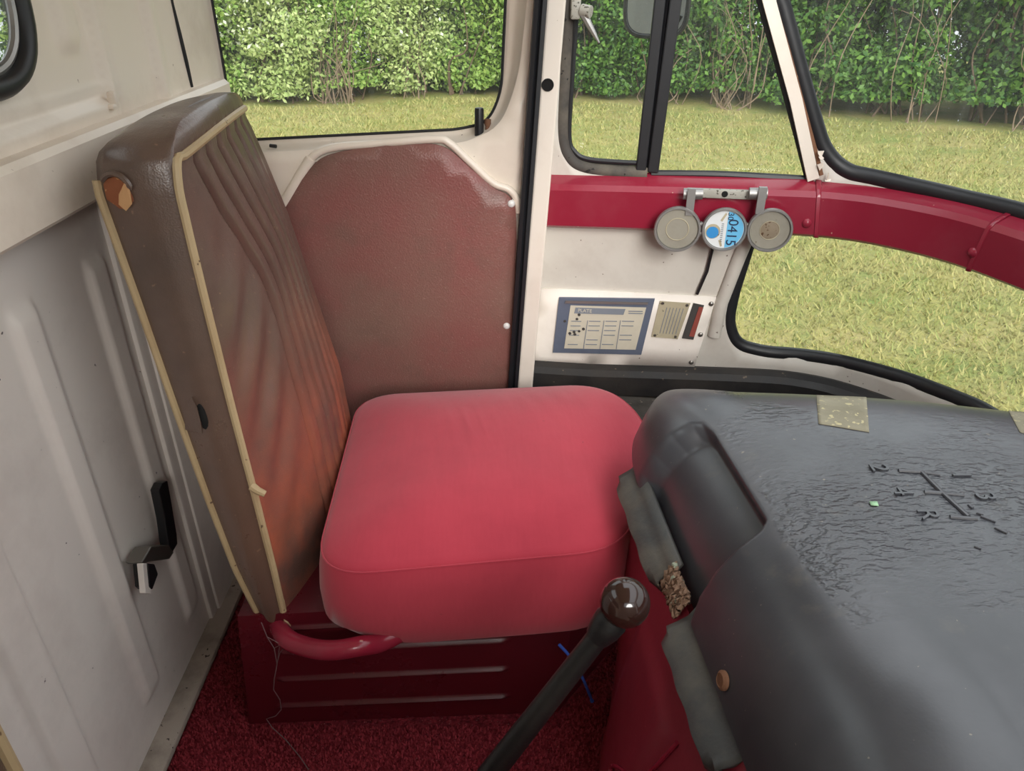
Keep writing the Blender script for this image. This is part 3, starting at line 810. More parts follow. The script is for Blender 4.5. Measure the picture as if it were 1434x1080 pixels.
for k, (u, v, r) in enumerate(((948.5, 320.5, 33.5), (1014, 321, 32.5), (1077.5, 322, 33))):
    c = hpt(u, v, .034)
    rr = (hpt(u+r, v, .034)-c).length*.99
    f = frame_from(c, hn)
    rim = obj('disc_frame', lathe([(rr*.55, -.004), (rr*.97, -.004), (rr, 0), (rr, .006), (rr*.97, .009), (rr*.90, .009), (rr*.875, .004), (rr*.87, .002), (rr*.3, .002)], f, 48), m_alu, holder,
              label=('disc frame with clouded empty window', 'disc frame holding a blue and white disc', 'disc frame with brown stained window')[k])
    if k != 1:
        obj('window_disc', lathe([(rr*.86, .001), (rr*.86, .0035), (rr*.02, .0035)], f, 40), m_disc_old, rim)
        obj('inner_ring', tube([c+hn*.0042+(f[1]*math.cos(a)+f[2]*math.sin(a))*rr*(.48 if k == 0 else .42) for a in np.linspace(0, 2*math.pi, 40)[:-1]], .0009 if k == 0 else .0007, 6, True), m_brass, rim)
        if k == 2:
            obj('brown_stain', lathe([(rr*.40, .0036), (rr*.36, .0041), (rr*.02, .0041)], f, 24), m_stain, rim)
    else:
        obj('licence_disc', lathe([(rr*.86, .001), (rr*.86, .0035), (rr*.02, .0035)], f, 40), m_disc_white, rim)
        def dpoly(pts, h): return prism([c+f[1]*x*rr+f[2]*y*rr+hn*h for (x, y) in pts], hn*.0004)
        seg = [(.84*math.cos(a), .84*math.sin(a)) for a in np.linspace(math.radians(-83), math.radians(83), 24)]
        obj('blue_print', dpoly(seg, .0037), m_disc_blue, rim, smooth=False)
        circ = [(-.5+.27*math.cos(a), -.15+.27*math.sin(a)) for a in np.linspace(0, 2*math.pi, 24)[:-1]]
        ring_ = [(-.5+.34*math.cos(a), -.1+.34*math.sin(a)) for a in np.linspace(0, 2*math.pi, 24)[:-1]]
        obj('emblem', merge(with_mat(dpoly(ring_, .0037), 0), with_mat(dpoly(circ, .0042), 1)), [m_brass, m_disc_deep], rim, smooth=False)
        obj('print_bars', merge(*[dpoly([(-.14, .28-.09*i), (-.04, .28-.09*i), (-.04, .24-.09*i), (-.14, .24-.09*i)], .0037) for i in range(10)]), m_ink, rim, smooth=False)
        for tm in ([(-.22, .42), (-.02, .78), (.04, .7), (-.14, .36)], [(-.2, -.5), (-.08, -.48), (0, -.76), (-.08, -.8)]):
            obj('tan_mark', dpoly(tm, .0037), m_brass, rim, smooth=False)
        tf = lambda x, y: (c+f[1]*x*rr+f[2]*y*rr+hn*.0045, -f[2], f[1], hn)
        obj('disc_number', merge(text_geo('0415', rr*.62, tf(.34, -.12)), text_geo('30', rr*.36, tf(.2, .62))), m_disc_ink, rim, smooth=False)
    discs.append((c, rr))
for k in (0, 1):
    a = discs[k][0]+ht*discs[k][1]*.96; b = discs[k+1][0]-ht*discs[k+1][1]*.96
    for dz in (-.010, .012):
        obj('link', tube([a+up_*dz-hn*.0, b+up_*dz], .005, 8), m_alu, holder)

# ------------------------------------------------------------------ door, its seal and post
DY = 1.65
def dp(u, v): p = on_y(u, v, DY); return (p.x, p.z)
front = [dp(760, -40), dp(757, 0), dp(738, 265), dp(720, 530)]
k = (front[1][0]-front[3][0])/(front[1][1]-front[3][1])
ft = (front[1][0]+k*(1.62-front[1][1]), 1.62); fb = (front[3][0]+k*(.02-front[3][1]), .02)
hole_px = [(282, 0), (298, 215), (650, 199), (700, 178), (726, 110), (738, 0)]
hole = [dp(*p) for p in hole_px]
hole = [(hole[0][0]-.0, 1.44)] + [hole[0], (hole[0][0], hole[1][1])] + hole[2:] + [(hole[5][0]+.01, 1.44)]
hole = round_poly(hole, [.06, 0, .07, .02, .05, .08, 0, .06])
gl_px = [(296, 0), (304, 197), (640, 181.5), (683, 172), (702, 130), (708, 0)]
gl_ = [tuple(on_y(u, v, DY+.045)[i] for i in (0, 2)) for (u, v) in gl_px]
gl_ = [(gl_[0][0], 1.41)] + [gl_[0], (gl_[0][0], gl_[1][1])] + gl_[2:] + [(gl_[5][0]+.008, 1.41)]
gl_ = round_poly(gl_, [.06, 0, .05, .02, .03, .06, 0, .06])
door_outer = [(-.635, .02), fb, (front[3][0], front[3][1]), (front[1][0], front[1][1]), ft, (-.635, 1.62)]
door = empty('door_1', (-.3, DY, .02), 'cream passenger door with a large window and a brown trim board', 'door', kind='structure')
obj('door_panel', sheet(door_outer, [hole], .045, lambda x, z: Vector((x, DY, z)), flip=True), m_door, door, solid=-.004)
obj('outer_skin', sheet(door_outer, [gl_], .045, lambda x, z: Vector((x, DY+.05, z)), flip=True), m_door, door, solid=-.004)
def resample(poly, n):
    P = [Vector(p[:2]) for p in poly]; L = [0.]
    for i in range(len(P)): L.append(L[-1]+(P[(i+1) % len(P)]-P[i]).length)
    out = []
    for j in range(n):
        d = L[-1]*j/n; i = int(np.searchsorted(L, d, side='right'))-1
        out.append(P[i].lerp(P[(i+1) % len(P)], (d-L[i])/max(1e-9, L[i+1]-L[i])))
    return out
NR = 120
def ang_resample(poly, c, n):
    out = []
    for j in range(n):
        a = 2*math.pi*j/n; d = (math.cos(a), math.sin(a)); best = None
        for i in range(len(poly)):
            p, q = poly[i], poly[(i+1) % len(poly)]
            e = (q[0]-p[0], q[1]-p[1]); den = d[0]*e[1]-d[1]*e[0]
            if abs(den) < 1e-12: continue
            w = (p[0]-c[0], p[1]-c[1])
            t = (w[0]*e[1]-w[1]*e[0])/den; u = (w[0]*d[1]-w[1]*d[0])/den
            if t > 0 and -1e-6 <= u <= 1+1e-6: best = t if best is None else max(best, t)
        out.append(Vector((c[0]+d[0]*best, c[1]+d[1]*best)))
    return out
cc = (-.25, 1.15); NR = 240
ha, ga = ang_resample(hole, cc, NR), ang_resample(gl_, cc, NR)
prof_t = [(0, 0), (.12, .25), (.35, .7), (.6, .9), (1, 1)]
V, F = [], []
for (t, dpt) in prof_t:
    for j in range(NR):
        q = ha[j].lerp(ga[j], t); V.append(Vector((q.x, DY-.001+.05*dpt, q.y)))
for i in range(len(prof_t)-1):
    for j in range(NR): F.append((i*NR+j, i*NR+(j+1) % NR, (i+1)*NR+(j+1) % NR, (i+1)*NR+j))
obj('window_reveal', (V, F), m_door, door)
obj('pane', sheet([tuple(p) for p in gl_], [], .08, lambda x, z: Vector((x, DY+.052, z)), flip=True), m_glass, door, solid=-.004)
obj('window_seal', tube([Vector((p.x, DY+.047, p.y)) for p in resample(gl_, 260)], .0032, 8, True), m_seal, door)
# trim board with its bead
tpx = [(398, 285), (447, 220), (492, 208), (606, 200), (630, 208), (660, 236), (692, 264), (712, 271), (722, 288), (724, 330), (714, 535)]
TY = DY-.012
tp_ = [tuple(on_y(u, v, TY)[i] for i in (0, 2)) for (u, v) in tpx]
tpoly = tp_ + [(tp_[-1][0]-.005, .12), (-.58, .12), (-.58, .62)]
tpoly = round_poly(tpoly, [.02, .03, .04, .03, .02, .02, .02, .02, .02, .03, .0, .0, 0, .02])
tb = obj('trim_board', sheet([tuple(p) for p in tpoly], [], .04, lambda x, z: Vector((x, TY, z)), flip=True), m_trim, door, solid=-.007, label='brown red leather-grained board')
bead = catmull([Vector((on_y(u, v, DY-.010))) for (u, v) in [(430, 228), (446, 214), (472, 206), (520, 202), (608, 195), (630, 201), (655, 224), (690, 256), (712, 265), (724, 280), (727, 300)]], 6)
obj('trim_bead', tube(bead, [.004]+[.0085]*(len(bead)-2)+[.003], 10), m_door, door)
bead = [on_y(u, v, DY-.010) for (u, v) in ((436, 222), (420, 248), (400, 282), (385, 305))]
obj('pressed_edge', tube(bead, .012, 10), m_door, door)
for (u, v) in ((716, 285), (709.5, 456)):
    obj('stud', lathe([(.0085, -.004), (.0085, .003), (.006, .006), (.001, .007)], frame_from(on_y(u, v, TY-.004), Vector((0, -1, 0))), 16), m_white_btn, door, label='white plastic stud')
p = on_y(671, 190, DY+.012)
q = on_y(671, 151, DY+.012)
obj('lock_knob', tube([p-Vector((0, 0, .01)), p, q-Vector((0, 0, .004)), q], [.0095, .0098, .0098, .0085], 16), m_black, door, label='black cylindrical lock knob')
p = on_y(682, 188, DY+.02); q = on_y(683, 167, DY+.02)
obj('lock_peg', tube([p, p.lerp(q, .5), p.lerp(q, .7), q], [.005, .0045, .0075, .007], 12), m_rust, door, label='short brown corroded peg')
p = on_y(378, 204, DY+.012)
obj('sill_peg', tube([p, p+Vector((.014, -.002, -.001))], .004, 8), m_black, door)
obj('screw', lathe([(.005, -.002), (.005, .001), (.001, .0015)], frame_from(on_y(394, 240, DY-.002), Vector((0, -1, 0))), 12), m_rust, door)
# door seal: thick black rubber up the front edge
sp_ = [on_y(u, v, DY-.02) for (u, v) in ((757, 0), (738, 265), (719, 530))]
d_ = (sp_[0]-sp_[2]).normalized()
sl = [sp_[2]-d_*.33, sp_[2], sp_[1], sp_[0], sp_[0]+d_*.45]
ds = obj('trim_6', tube(sl, 1, 8, prof=[(.018, -.012), (.02, -.004), (.014, 0), (.02, .004), (.018, .012), (-.05, .014), (-.05, -.014)], up=Vector((0, -1, 0))), m_seal, kind='structure',
         label='thick black rubber seal up the front edge of the door', cat='seal')
po = [on_y(u, v, DY-.012) for (u, v) in ((779, 0), (758, 265), (736, 530))]
d_ = (po[0]-po[2]).normalized()
pst = [po[2]-d_*.33, po[2], po[1], po[0], po[0]+d_*.45]
pt = obj('trim_7', tube(pst, 1, 4, prof=[(.012, -.0185), (.012, .0185), (-.115, .0185), (-.115, -.0185)], up=Vector((0, -1, 0))), m_post, kind='structure', smooth=False,
         label='narrow cream door post between the black seal and the quarter window', cat='post')
bevel_mod(pt, .004)
obj('bolt_hole', lathe([(.0125, -.0005), (.0125, .0012), (.010, .0014), (.0095, .0006), (.001, .0004)], frame_from(on_y(767, 119, DY-.0245), Vector((0, -1, 0))), 20), [m_dark_hole], pt)

# exterior mirror
mc = at(921, -12, 1.83)
mir = empty('side_mirror', wpt(.47, 1.0, OW-.02), 'black rimmed exterior mirror outside the quarter window', 'mirror')
mf = frame_from(mc, Vector((-.35, -1, -.05)))
rr_ = round_poly([(-.075, -.10), (.075, -.10), (.08, .12), (-.08, .12)], .05)
V = [mf[0]+mf[1]*x+mf[2]*y+mf[3]*h for h in (.0, -.018, -.03) for (x, y) in [(p.x*(1 if h > -.025 else .8), p.y*(1 if h > -.025 else .85)) for p in rr_]]
n = len(rr_)
F = [tuple(range(n-1, -1, -1))[::-1], tuple(range(3*n-1, 2*n-1, -1))]+[(i*n+j, (i+1)*n+j, (i+1)*n+(j+1) % n, i*n+(j+1) % n) for i in range(2) for j in range(n)]
obj('housing', (V, F), m_black, mir)
mt = NT('weathered_mirror'); mt.color(lin((176, 180, 182))); mt.set(Metallic=.85, Roughness=.28); mt.bump(mt.noise(140, 2), .3, .002)
V = [mf[0]+mf[1]*p.x*.93+mf[2]*p.y*.94+mf[3]*.001 for p in rr_]
obj('mirror_glass', prism(V, mf[3]*.003), mt.m, mir, smooth=False)
obj('rim', tube([mf[0]+mf[1]*p.x+mf[2]*p.y for p in rr_], .0065, 8, True), m_black, mir)
obj('arm', tube(catmull([mc+Vector((.03, .03, .1)), mc+Vector((.12, .03, .16)), wpt(.66, 1.3, OW-.05), wpt(.66, 1.22, OW-.018)], 6), .008, 8), m_black, mir)

# ------------------------------------------------------------------ rear bulkhead (left)
BX = -.63
beads = [(-.02, .06), (.20, .28), (.42, .497), (.632, .714), (.85, .917), (1.04, 1.105)]
def bulk(a, b):
    y = -.35+1.50*a; z = 0+.93*b
    h = 0
    for (y0, y1) in beads:
        h = max(h, bump_band(y, y0, y1, .016)*bump_band(z, .085, .825, .022))
    return Vector((BX+.009*h, y, z))
wl = obj('wall_left', grid(300, 90, bulk), m_lower, kind='structure', label='grey cream lower bulkhead panel with pressed vertical swages', cat='wall', solid=-.01, sharp=60)
obj('edge_fold', box(-.633, -.622, 1.125, 1.16, .0, .93, .004), m_lower, wl)
obj('corner_pillar', box(-.70, -.617, 1.152, 1.66, .0, .93, .004), m_lower, wl)
# dirty kick strip along the foot
obj('baseboard_left', box(-.632, -.588, -.35, 1.42, 0, .016, .005), paint('grimy_cream_kick_strip', (176, 164, 152), .7, (84, 72, 64), .9, (60, 52, 48), .70, 90, .3), kind='structure',
    label='grimy cream kick strip along the foot of the bulkhead', cat='kick strip')
# ledge
LX = -.578
led = [(BX-.03, .915), (LX-.006, .912), (LX, .918), (LX, .992), (LX-.008, 1.0), (-.672, 1.002), (-.672, .915)]
V = [Vector((x, y, z)) for y in (-.35, 1.64) for (x, z) in led]; n = len(led)
F = [tuple(range(n)), tuple(range(2*n-1, n-1, -1))]+[(i, n+i, n+(i+1) % n, (i+1) % n) for i in range(n)]
obj('trim_8', (V, F), m_cream, kind='structure', label='cream ledge jutting out across the bulkhead beside the seat top', cat='ledge', sharp=30)
UX = -.622
bw = [(.35, 1.072), (1.052, 1.072), (1.052, 1.5), (.35, 1.5)]
bwp = round_poly(bw, .10, 10)
def upper(y, z):
    border = 1-bump_band(y, -.6, 1.218, .010)*bump_band(z, 1.022, 2.2, .006)      # raised border round the sunk panel
    h = .015*border
    h += .004*bump_band(z, 1.036, 1.050, .006)*(1-border)
    h += .012*bump_band(y, 1.118, 1.185, .018)*bump_band(z, 1.085, 2.2, .03)      # pressed rib
    h += .012*sm((y-1.365)/.010)*(1-sm((y-1.385)/.03)) + .006*sm((y-1.385)/.03)
    h -= .006*bump_band(y, 1.228, 1.236, .004)
    return Vector((UX+h, y, z))
def upper_sheet():
    return sheet([(-.42, 1.0), (1.66, 1.0), (1.66, 1.62), (-.42, 1.62)], [[tuple(p) for p in bwp]], .0085, upper)
obj('wall_left_upper', upper_sheet(), m_cream, kind='structure', label='cream upper bulkhead with a sunk panel and a pressed rib', cat='wall', sharp=70)
pb = on_x(155, 139, UX+.013)
obj('corner_clip', merge(rbox(pb+Vector((.004, -.002, 0)), (.014, .010, .024), .004), rbox(pb+Vector((.004, -.008, -.009)), (.012, .018, .008), .003)), m_cream, label='small cream clip at the corner of the sunk bulkhead panel', cat='clip')
w1 = empty('window_1', (UX, .75, 1.072), 'bulkhead window whose black rubber corner shows at the upper left', 'window', kind='structure')
obj('pane', sheet([tuple(p) for p in bwp], [], .08, lambda y, z: Vector((UX-.004, y, z))), m_glass, w1, solid=.004)
obj('rubber_seal', tube([Vector((UX+.006, p.x, p.y)) for p in resample(bwp, 200)], .0135, 10, True), m_seal, w1)
obj('inner_lip', tube([Vector((UX+.003, .701+(p.x-.701)*.962, 1.286+(p.y-1.286)*.93)) for p in resample(bwp, 200)], .006, 8, True), m_alu, w1)
obj('trim_10', tube([Vector((-.600, 1.495+.012*math.sin(z*9), z)) for z in np.linspace(1.003, 1.6, 14)], [.0035+.0012*math.sin(z*31) for z in np.linspace(1.003, 1.6, 14)], 8), m_seal, kind='structure', label='thin black strip standing for the dark gap between the bulkhead pillar and the door jamb', cat='seal')  # black strip stands in for the shade in the open gap

# catch handle on the lower bulkhead
ch = empty('catch_handle', (BX, 1.03, .36), 'black catch handle on a bracket low on the bulkhead behind the seat', 'handle')
HX = -.592
def hx(px, X): return [on_x(u, v, X) for (u, v) in px]
bevel_mod(obj('lever', prism(hx([(223, 686), (228, 676), (235, 673), (240, 700), (248, 748), (249, 762), (242, 774), (237, 768), (231, 725)], HX), (-.016, 0, 0)), m_black, ch, smooth=False), .002)
bevel_mod(obj('bracket', prism(hx([(199, 788), (212, 766), (238, 763), (244, 774), (238, 783), (210, 787), (202, 790)], HX), (-.028, 0, 0)), m_steel, ch, smooth=False), .002)
bevel_mod(obj('strike_plate', prism(hx([(200, 789), (207, 789), (212, 832), (204, 831)], HX+.001), (-.010, 0, 0)), m_lower, ch, smooth=False), .001)
bevel_mod(obj('catch_bolt', prism(hx([(207, 789), (217, 790), (222, 804), (218, 815), (214, 826), (210, 822)], HX+.003), (-.025, 0, 0)), m_black, ch, smooth=False), .002)

# ------------------------------------------------------------------ floor, carpet, ceiling
obj('floor', box(-.66, 1.03, -.4, 1.70, -.05, -.004), m_tar, kind='structure', label='metal cab floor under the carpet', cat='floor')
def car(a, b):
    x = -.59+1.62*a; y = -.35+1.95*b
    return Vector((x, y, .004))
cp = obj('carpet', grid(60, 60, car), m_carpet, label='maroon loop pile carpet on the cab floor', cat='carpet', solid=-.006)
def loops():
    n = 52000
    X = rng.uniform(-.585, .30, n); Y = rng.uniform(.42, 1.2, n)
    kk = ~(((X > -.48) & (Y > .88) & (X < .09+np.maximum(0, Y-.9)*.75)) | (X > .05+(Y-.45)*.30)); X, Y = X[kk], Y[kk]; n = len(X)
    h = rng.uniform(.004, .009, n); r = rng.uniform(.0016, .0028, n)
    th = rng.uniform(0, 2*np.pi, n); V = np.zeros((n, 5, 3)); lx = rng.normal(0, .0015, n); ly = rng.normal(0, .0015, n)
    for k in range(4):
        V[:, k] = np.stack([X+r*np.cos(th+k*np.pi/2), Y+r*np.sin(th+k*np.pi/2), np.full(n, .004)], 1)
    V[:, 4] = np.stack([X+lx, Y+ly, .004+h], 1)
    b = np.arange(n)*5
    F = np.concatenate([np.stack([b+k, b+(k+1) % 4, b+4], 1) for k in range(4)])
    return V.reshape(-1, 3), F
lv, lf = loops()
t = NT('carpet_tuft'); gi = t.n('ShaderNodeNewGeometry')
c = t.mix(gi.outputs['Random Per Island'], lin((96, 26, 34)), lin((160, 60, 70)))
t.color(c); t.set(Roughness=.95, Specular_IOR_Level=.1)
fast_obj('carpet_pile', lv, lf, t.m, kind='stuff', label='maroon tufts of the loop pile carpet beside the seat box', cat='carpet pile')

# ------------------------------------------------------------------ seat box
def seat_box():
    foot = [(-.475, .885), (.085, .91), (.235, 1.10), (.235, 1.54), (-.475, 1.54)]
    top = [(-.462, .912), (.11, .955), (.225, 1.10), (.225, 1.53), (-.462, 1.53)]
    zt = .245
    V = [Vector((x, y, .0045)) for (x, y) in foot]+[Vector((x, y, zt)) for (x, y) in top]
    F = [(5, 6, 7, 8, 9), (4, 3, 2, 1, 0)]
    for i in range(1, 5):
        F.append((i, (i+1) % 5, 5+(i+1) % 5, 5+i))
    g1 = (V, F)
    ridges = (.045, .105, .165, .215)
    def front_face(a, b):
        p = V[0].lerp(V[1], a).lerp(V[5].lerp(V[6], a), b)
        z = p.z; x = p.x; h = 0
        for k, zr in enumerate(ridges):
            h = max(h, bump_band(z, zr-.006, zr+.006, .006)*bump_band(x, -.425+.008*k, .0, .02))
        return p+Vector((0, -.0055*h, 0))
    return merge(g1, grid(110, 90, front_face))
sbx = obj('seat_box', seat_box(), m_boxpaint, label='dark maroon pressed metal box under the red seat cushion', cat='seat box', sharp=50)

# ------------------------------------------------------------------ passenger seat
seat = empty('passenger_seat', (-.05, 1.15, .245), 'passenger seat with a red cloth cushion and a worn brown vinyl backrest', 'seat')
def cushion():
    out = round_poly([(-.318, .872), (.192, .922), (.288, 1.30), (.215, 1.475), (-.345, 1.45)], [.10, .09, .17, .15, .09], 12)
    out = [Vector((p.x, p.y)) for p in resample(out, 150)]
    c = Vector((-.03, 1.17))
    n = len(out)
    rings = [(.2455, .80), (.2455, .962), (.214, .967), (.203, .982), (.212, 1.0), (.25, 1.014), (.30, 1.018), (.345, 1.004), (.368, .990), (.376, .980), (.3785, .974), (.382, .963)]+[(.382+.0365*(1-(k_/.963)**3.2), k_) for k_ in np.linspace(.935, .03, 34)]
    V = []
    for (z, k) in rings:
        for p in out:
            q = c+(p-c)*k
            zz = z
            tilt = .018*((q.x+.35)/.6)-.012                     # rises a little to the front
            if z < .2455:                                          # bottom corners lift
                zz = .2455+(z-.2455)*sm((.97-q.y)/.06) + .045*sm((-q.x-.15)/.17)*sm((1.02-q.y)/.12)*(.2455-z)/.04
            # tension wrinkles in the cloth
            if z > .383:
                w = math.exp(-((q.x+.10)/.05)**2-((q.y-1.26)/.10)**2)
                zz += .0016*w*max(0, math.sin((q.x*1.0+q.y*.22)*210))**2
                w2_ = math.exp(-((q.x-.05)/.09)**2-((q.y-1.36)/.09)**2)
                zz += .0012*w2_*max(0, math.sin((q.x+q.y*.3)*150))**2
            yo = 0
            if .235 < z < .36 and q.y < 1.0:                     # gathered seam at the near face
                w = math.exp(-((q.x-.10)/.02)**2)
                yo = .003*w*math.sin(z*520)
            V.append(Vector((q.x, q.y+yo, zz+tilt*sm((z-.22)/.15))))
    F = []
    for i in range(len(rings)-1):
        for j in range(n): F.append((i*n+j, i*n+(j+1) % n, (i+1)*n+(j+1) % n, (i+1)*n+j))
    F.append(tuple(range(n-1, -1, -1))); F.append(tuple((len(rings)-1)*n+j for j in range(n)))
    return V, F, out, c
cu = cushion()
cush = obj('seat_cushion', cu[:2], m_cloth, seat, label='red cloth covered cushion', sharp=60)
ci = cu[3]
zring = [ci+(p-ci)*.982 for p in cu[2]]
seam = [Vector((p.x, p.y-.0006,   .376+(.018*((p.x+.35)/.6)-.012))) for p in zring]
obj('seam', tube([s_ for s_ in seam], .0016, 6, True), m_cloth, cush)

# backrest: rows from bottom to top; (z, near-rear x, near-front x, far-front x, far-rear x, near y, far y)
rows = [(.205, -.414, -.394, -.350, -.40, .938, 1.365), (.23, -.430, -.388, -.345, -.41, .925, 1.375), (.34, -.452, -.390, -.348, -.43, .925, 1.38), (.475, -.470, -.397, -.358, -.45, .93, 1.38),
        (.644, -.490, -.408, -.389, -.48, .938, 1.38), (.80, -.507, -.416, -.418, -.505, .945, 1.378), (.90, -.518, -.420, -.442, -.52, .948, 1.372), (.955, -.524, -.421, -.455, -.53, .95, 1.365), (.99, -.520, -.424, -.462, -.53, .955, 1.35)]
def row_at(z):
    zs = [r[0] for r in rows]
    return [float(np.interp(z, zs, [r[i] for r in rows])) for i in range(1, 7)]
NF = 150
grooves = [(.13, .40), (.25, .50), (.38, .60), (.52, .70), (.68, .80), (.84, .90)]
def section(z, shrink=0., lift=0., pleat=1.):
    nr, nf, ff, fr_, y0, y1 = row_at(z)
    P = []
    tz = (z-.2)/.8
    # near side: rear to front
    for i in range(9):
        t = i/8; P.append((nr+(nf-nr)*t, y0-.012*math.sin(math.pi*t), 0))
    # front face: near to far
    for i in range(1, NF+1):
        t = i/NF
        x = nf+(ff-nf)*t + .030*math.sin(math.pi*min(1, t*1.05))**.8*(.35+.65*sm((1.0-tz)/.4+.25))
        y = y0+(y1-y0)*t
        g_ = 0
        for gk in grooves:
            d = abs(t-(gk[1]+(gk[0]-gk[1])*sm((tz-.62)/.45)))
            g_ = max(g_, max(0, 1-d/.034)**1.8)
        x -= .017*pleat*g_*sm((tz-.03)/.2)*(.35+.65*tz)
        # diagonal pulls in the bolster
        w = math.exp(-((t-.17)/.14)**2)*math.exp(-((tz-.55)/.25)**2)
        x += .0045*w*pleat*math.sin(42*(tz*1.0-t*.7))
        P.append((x, y, 0))
    # far side
    for i in range(1, 9):
        t = i/8; P.append((ff+(fr_-ff)*t, y1+.02*math.sin(math.pi*t), 0))
    # rear
    for i in range(1, 13):
        t = i/13; P.append((fr_+(nr-fr_)*t - .008*math.sin(math.pi*t), y1+(y0-y1)*t, 0))
    cx_ = sum(p[0] for p in P)/len(P); cy_ = sum(p[1] for p in P)/len(P)
    return [Vector((cx_+(p[0]-cx_)*(1-shrink), cy_+(p[1]-cy_)*(1-shrink*.55), z+lift)) for p in P]
def backrest():
    R = []
    R.append(section(.205, .5, -.006)); R.append(section(.205, .25, -.004)); R.append(section(.205, .08, 0))
    zs = list(np.linspace(.215, .975, 110))
    for z in zs: R.append(section(z))
    base = zs[-1]
    topc = [(.02, .012), (.07, .022), (.17, .03), (.34, .036), (.58, .040), (.85, .042)]
    for (s_, l_) in topc:
        ring = section(.975, s_, l_, 0)
        R.append([Vector((p.x, p.y, p.z + .012*math.sin(math.pi*max(0, min(1, (p.y-.95)/.42))) )) for p in ring])
    n = len(R[0]); V = [p for r in R for p in r]; F, Mi = [], []
    for i in range(len(R)-1):
        for j in range(n):
            F.append((i*n+j, i*n+(j+1) % n, (i+1)*n+(j+1) % n, (i+1)*n+j)); Mi.append(0 if 8 <= j < 8+NF else 1)
    F.append(tuple(range(n-1, -1, -1))); F.append(tuple((len(R)-1)*n+j for j in range(n))); Mi += [1, 1]
    return V, F, Mi
back = obj('backrest', backrest(), [m_vinyl, m_vinyl_side], seat, label='brown vinyl backrest with pleats', sharp=75)
zs = np.linspace(.225, .975, 40)
fp = [Vector((row_at(z)[1], row_at(z)[4]-.001, z)) for z in zs]
topf = section(.975, .012, .010, 0)
fp += [topf[k]+Vector((.002, 0, .002+.012*math.sin(math.pi*max(0, min(1, (topf[k].y-.95)/.42))))) for k in range(10, 8+NF-3, 3)]
obj('piping', tube(catmull(fp[::2]+[fp[-1]], 3), .0058, 8), m_piping, back, label='cream piping along the front edge')
rp = [Vector((row_at(z)[0], row_at(z)[4]-.001, z)) for z in np.linspace(.215, .965, 40)]
obj('piping', tube(rp, .0058, 8), m_piping, back, label='cream piping along the rear edge')
le = catmull([fp[0]+Vector((0, 0, .04)), fp[0]+Vector((.002, -.004, .01)), fp[0]+Vector((.009, -.012, -.012)), fp[0]+Vector((.008, -.014, -.03))], 6)
obj('loose_piping', tube(le, .0058, 8), m_piping, back, label='loose hanging end of the piping')
z_ = .505; st_ = Vector((row_at(z_)[1], row_at(z_)[4]-.004, z_))
obj('piping_stub', tube([st_, st_+Vector((.01, -.004, -.006)), st_+Vector((.02, -.004, -.012))], [.007, .006, .005], 8), m_piping, back, label='frayed piping end')
# tears in the near side
def side_pt(z, t, o=.0):
    nr, nf, ff, fr_, y0, y1 = row_at(z); return Vector((nr+(nf-nr)*t, y0-.012*math.sin(math.pi*t)-o, z))
def blob(cz, ct, hz, ht_, o, seed, n=14, dome=.004):
    r_ = np.random.default_rng(seed); V = [side_pt(cz, ct, o+dome)]
    for i in range(n):
        a = 2*math.pi*i/n; k = r_.uniform(.8, 1.1)
        V.append(side_pt(cz+hz*k*math.sin(a), ct+ht_*k*math.cos(a), o))
    for i in range(n):
        a = 2*math.pi*i/n
        V.append(side_pt(cz+hz*1.05*math.sin(a), ct+ht_*1.05*math.cos(a), -.003))
    F = [(0, 1+i, 1+(i+1) % n) for i in range(n)]+[(1+i, 1+n+i, 1+n+(i+1) % n, 1+(i+1) % n) for i in range(n)]
    return V, F
obj('torn_foam', blob(.952, .27, .022, .20, .0015, 3, dome=.001), m_foam, back, label='orange foam showing through a tear')
fl_ = [side_pt(.960, .46, .003), side_pt(.966, .42, .007), side_pt(.953, .34, .010), side_pt(.940, .29, .009), side_pt(.931, .34, .005), side_pt(.940, .44, .003)]
obj('tear_flap', prism(fl_, (.001, -.002, 0)), m_leather_back, back, smooth=False, label='curled tan vinyl flap')
rimt = [side_pt(.952+.024*math.sin(a), .27+.215*math.cos(a), .004) for a in np.linspace(.2, 2.6, 14)]
obj('tear_edge', tube(rimt, [.001]+[.004]*12+[.001], 6), m_vinyl_side, back)
obj('torn_slit', blob(.632, .50, .022, .075, .0015, 5), m_dark_hole, back, label='dark slit in the vinyl')
fl_ = [side_pt(.664, .43, .002), side_pt(.65, .50, .007), side_pt(.628, .50, .009), side_pt(.609, .46, .008), side_pt(.607, .28, .005), side_pt(.607, .08, .003), side_pt(.64, .2, .002)]
obj('tear_flap', prism(fl_, (0, -.002, 0)), m_vinyl_side, back, smooth=False, label='loose brown vinyl flap')
# red tube frame
fr_pts = catmull([side_pt(.26, .5, -.03), Vector((-.405, .93, .215)), on_y(400, 893, .885), on_y(425, 905, .868), on_y(462, 911, .852), on_y(505, 905, .857), on_y(540, 897, .885), Vector((-.13, .945, .226))], 8)
obj('seat_frame', tube(fr_pts, .0165, 14), m_maroon, seat, label='bent maroon tube of the seat frame')

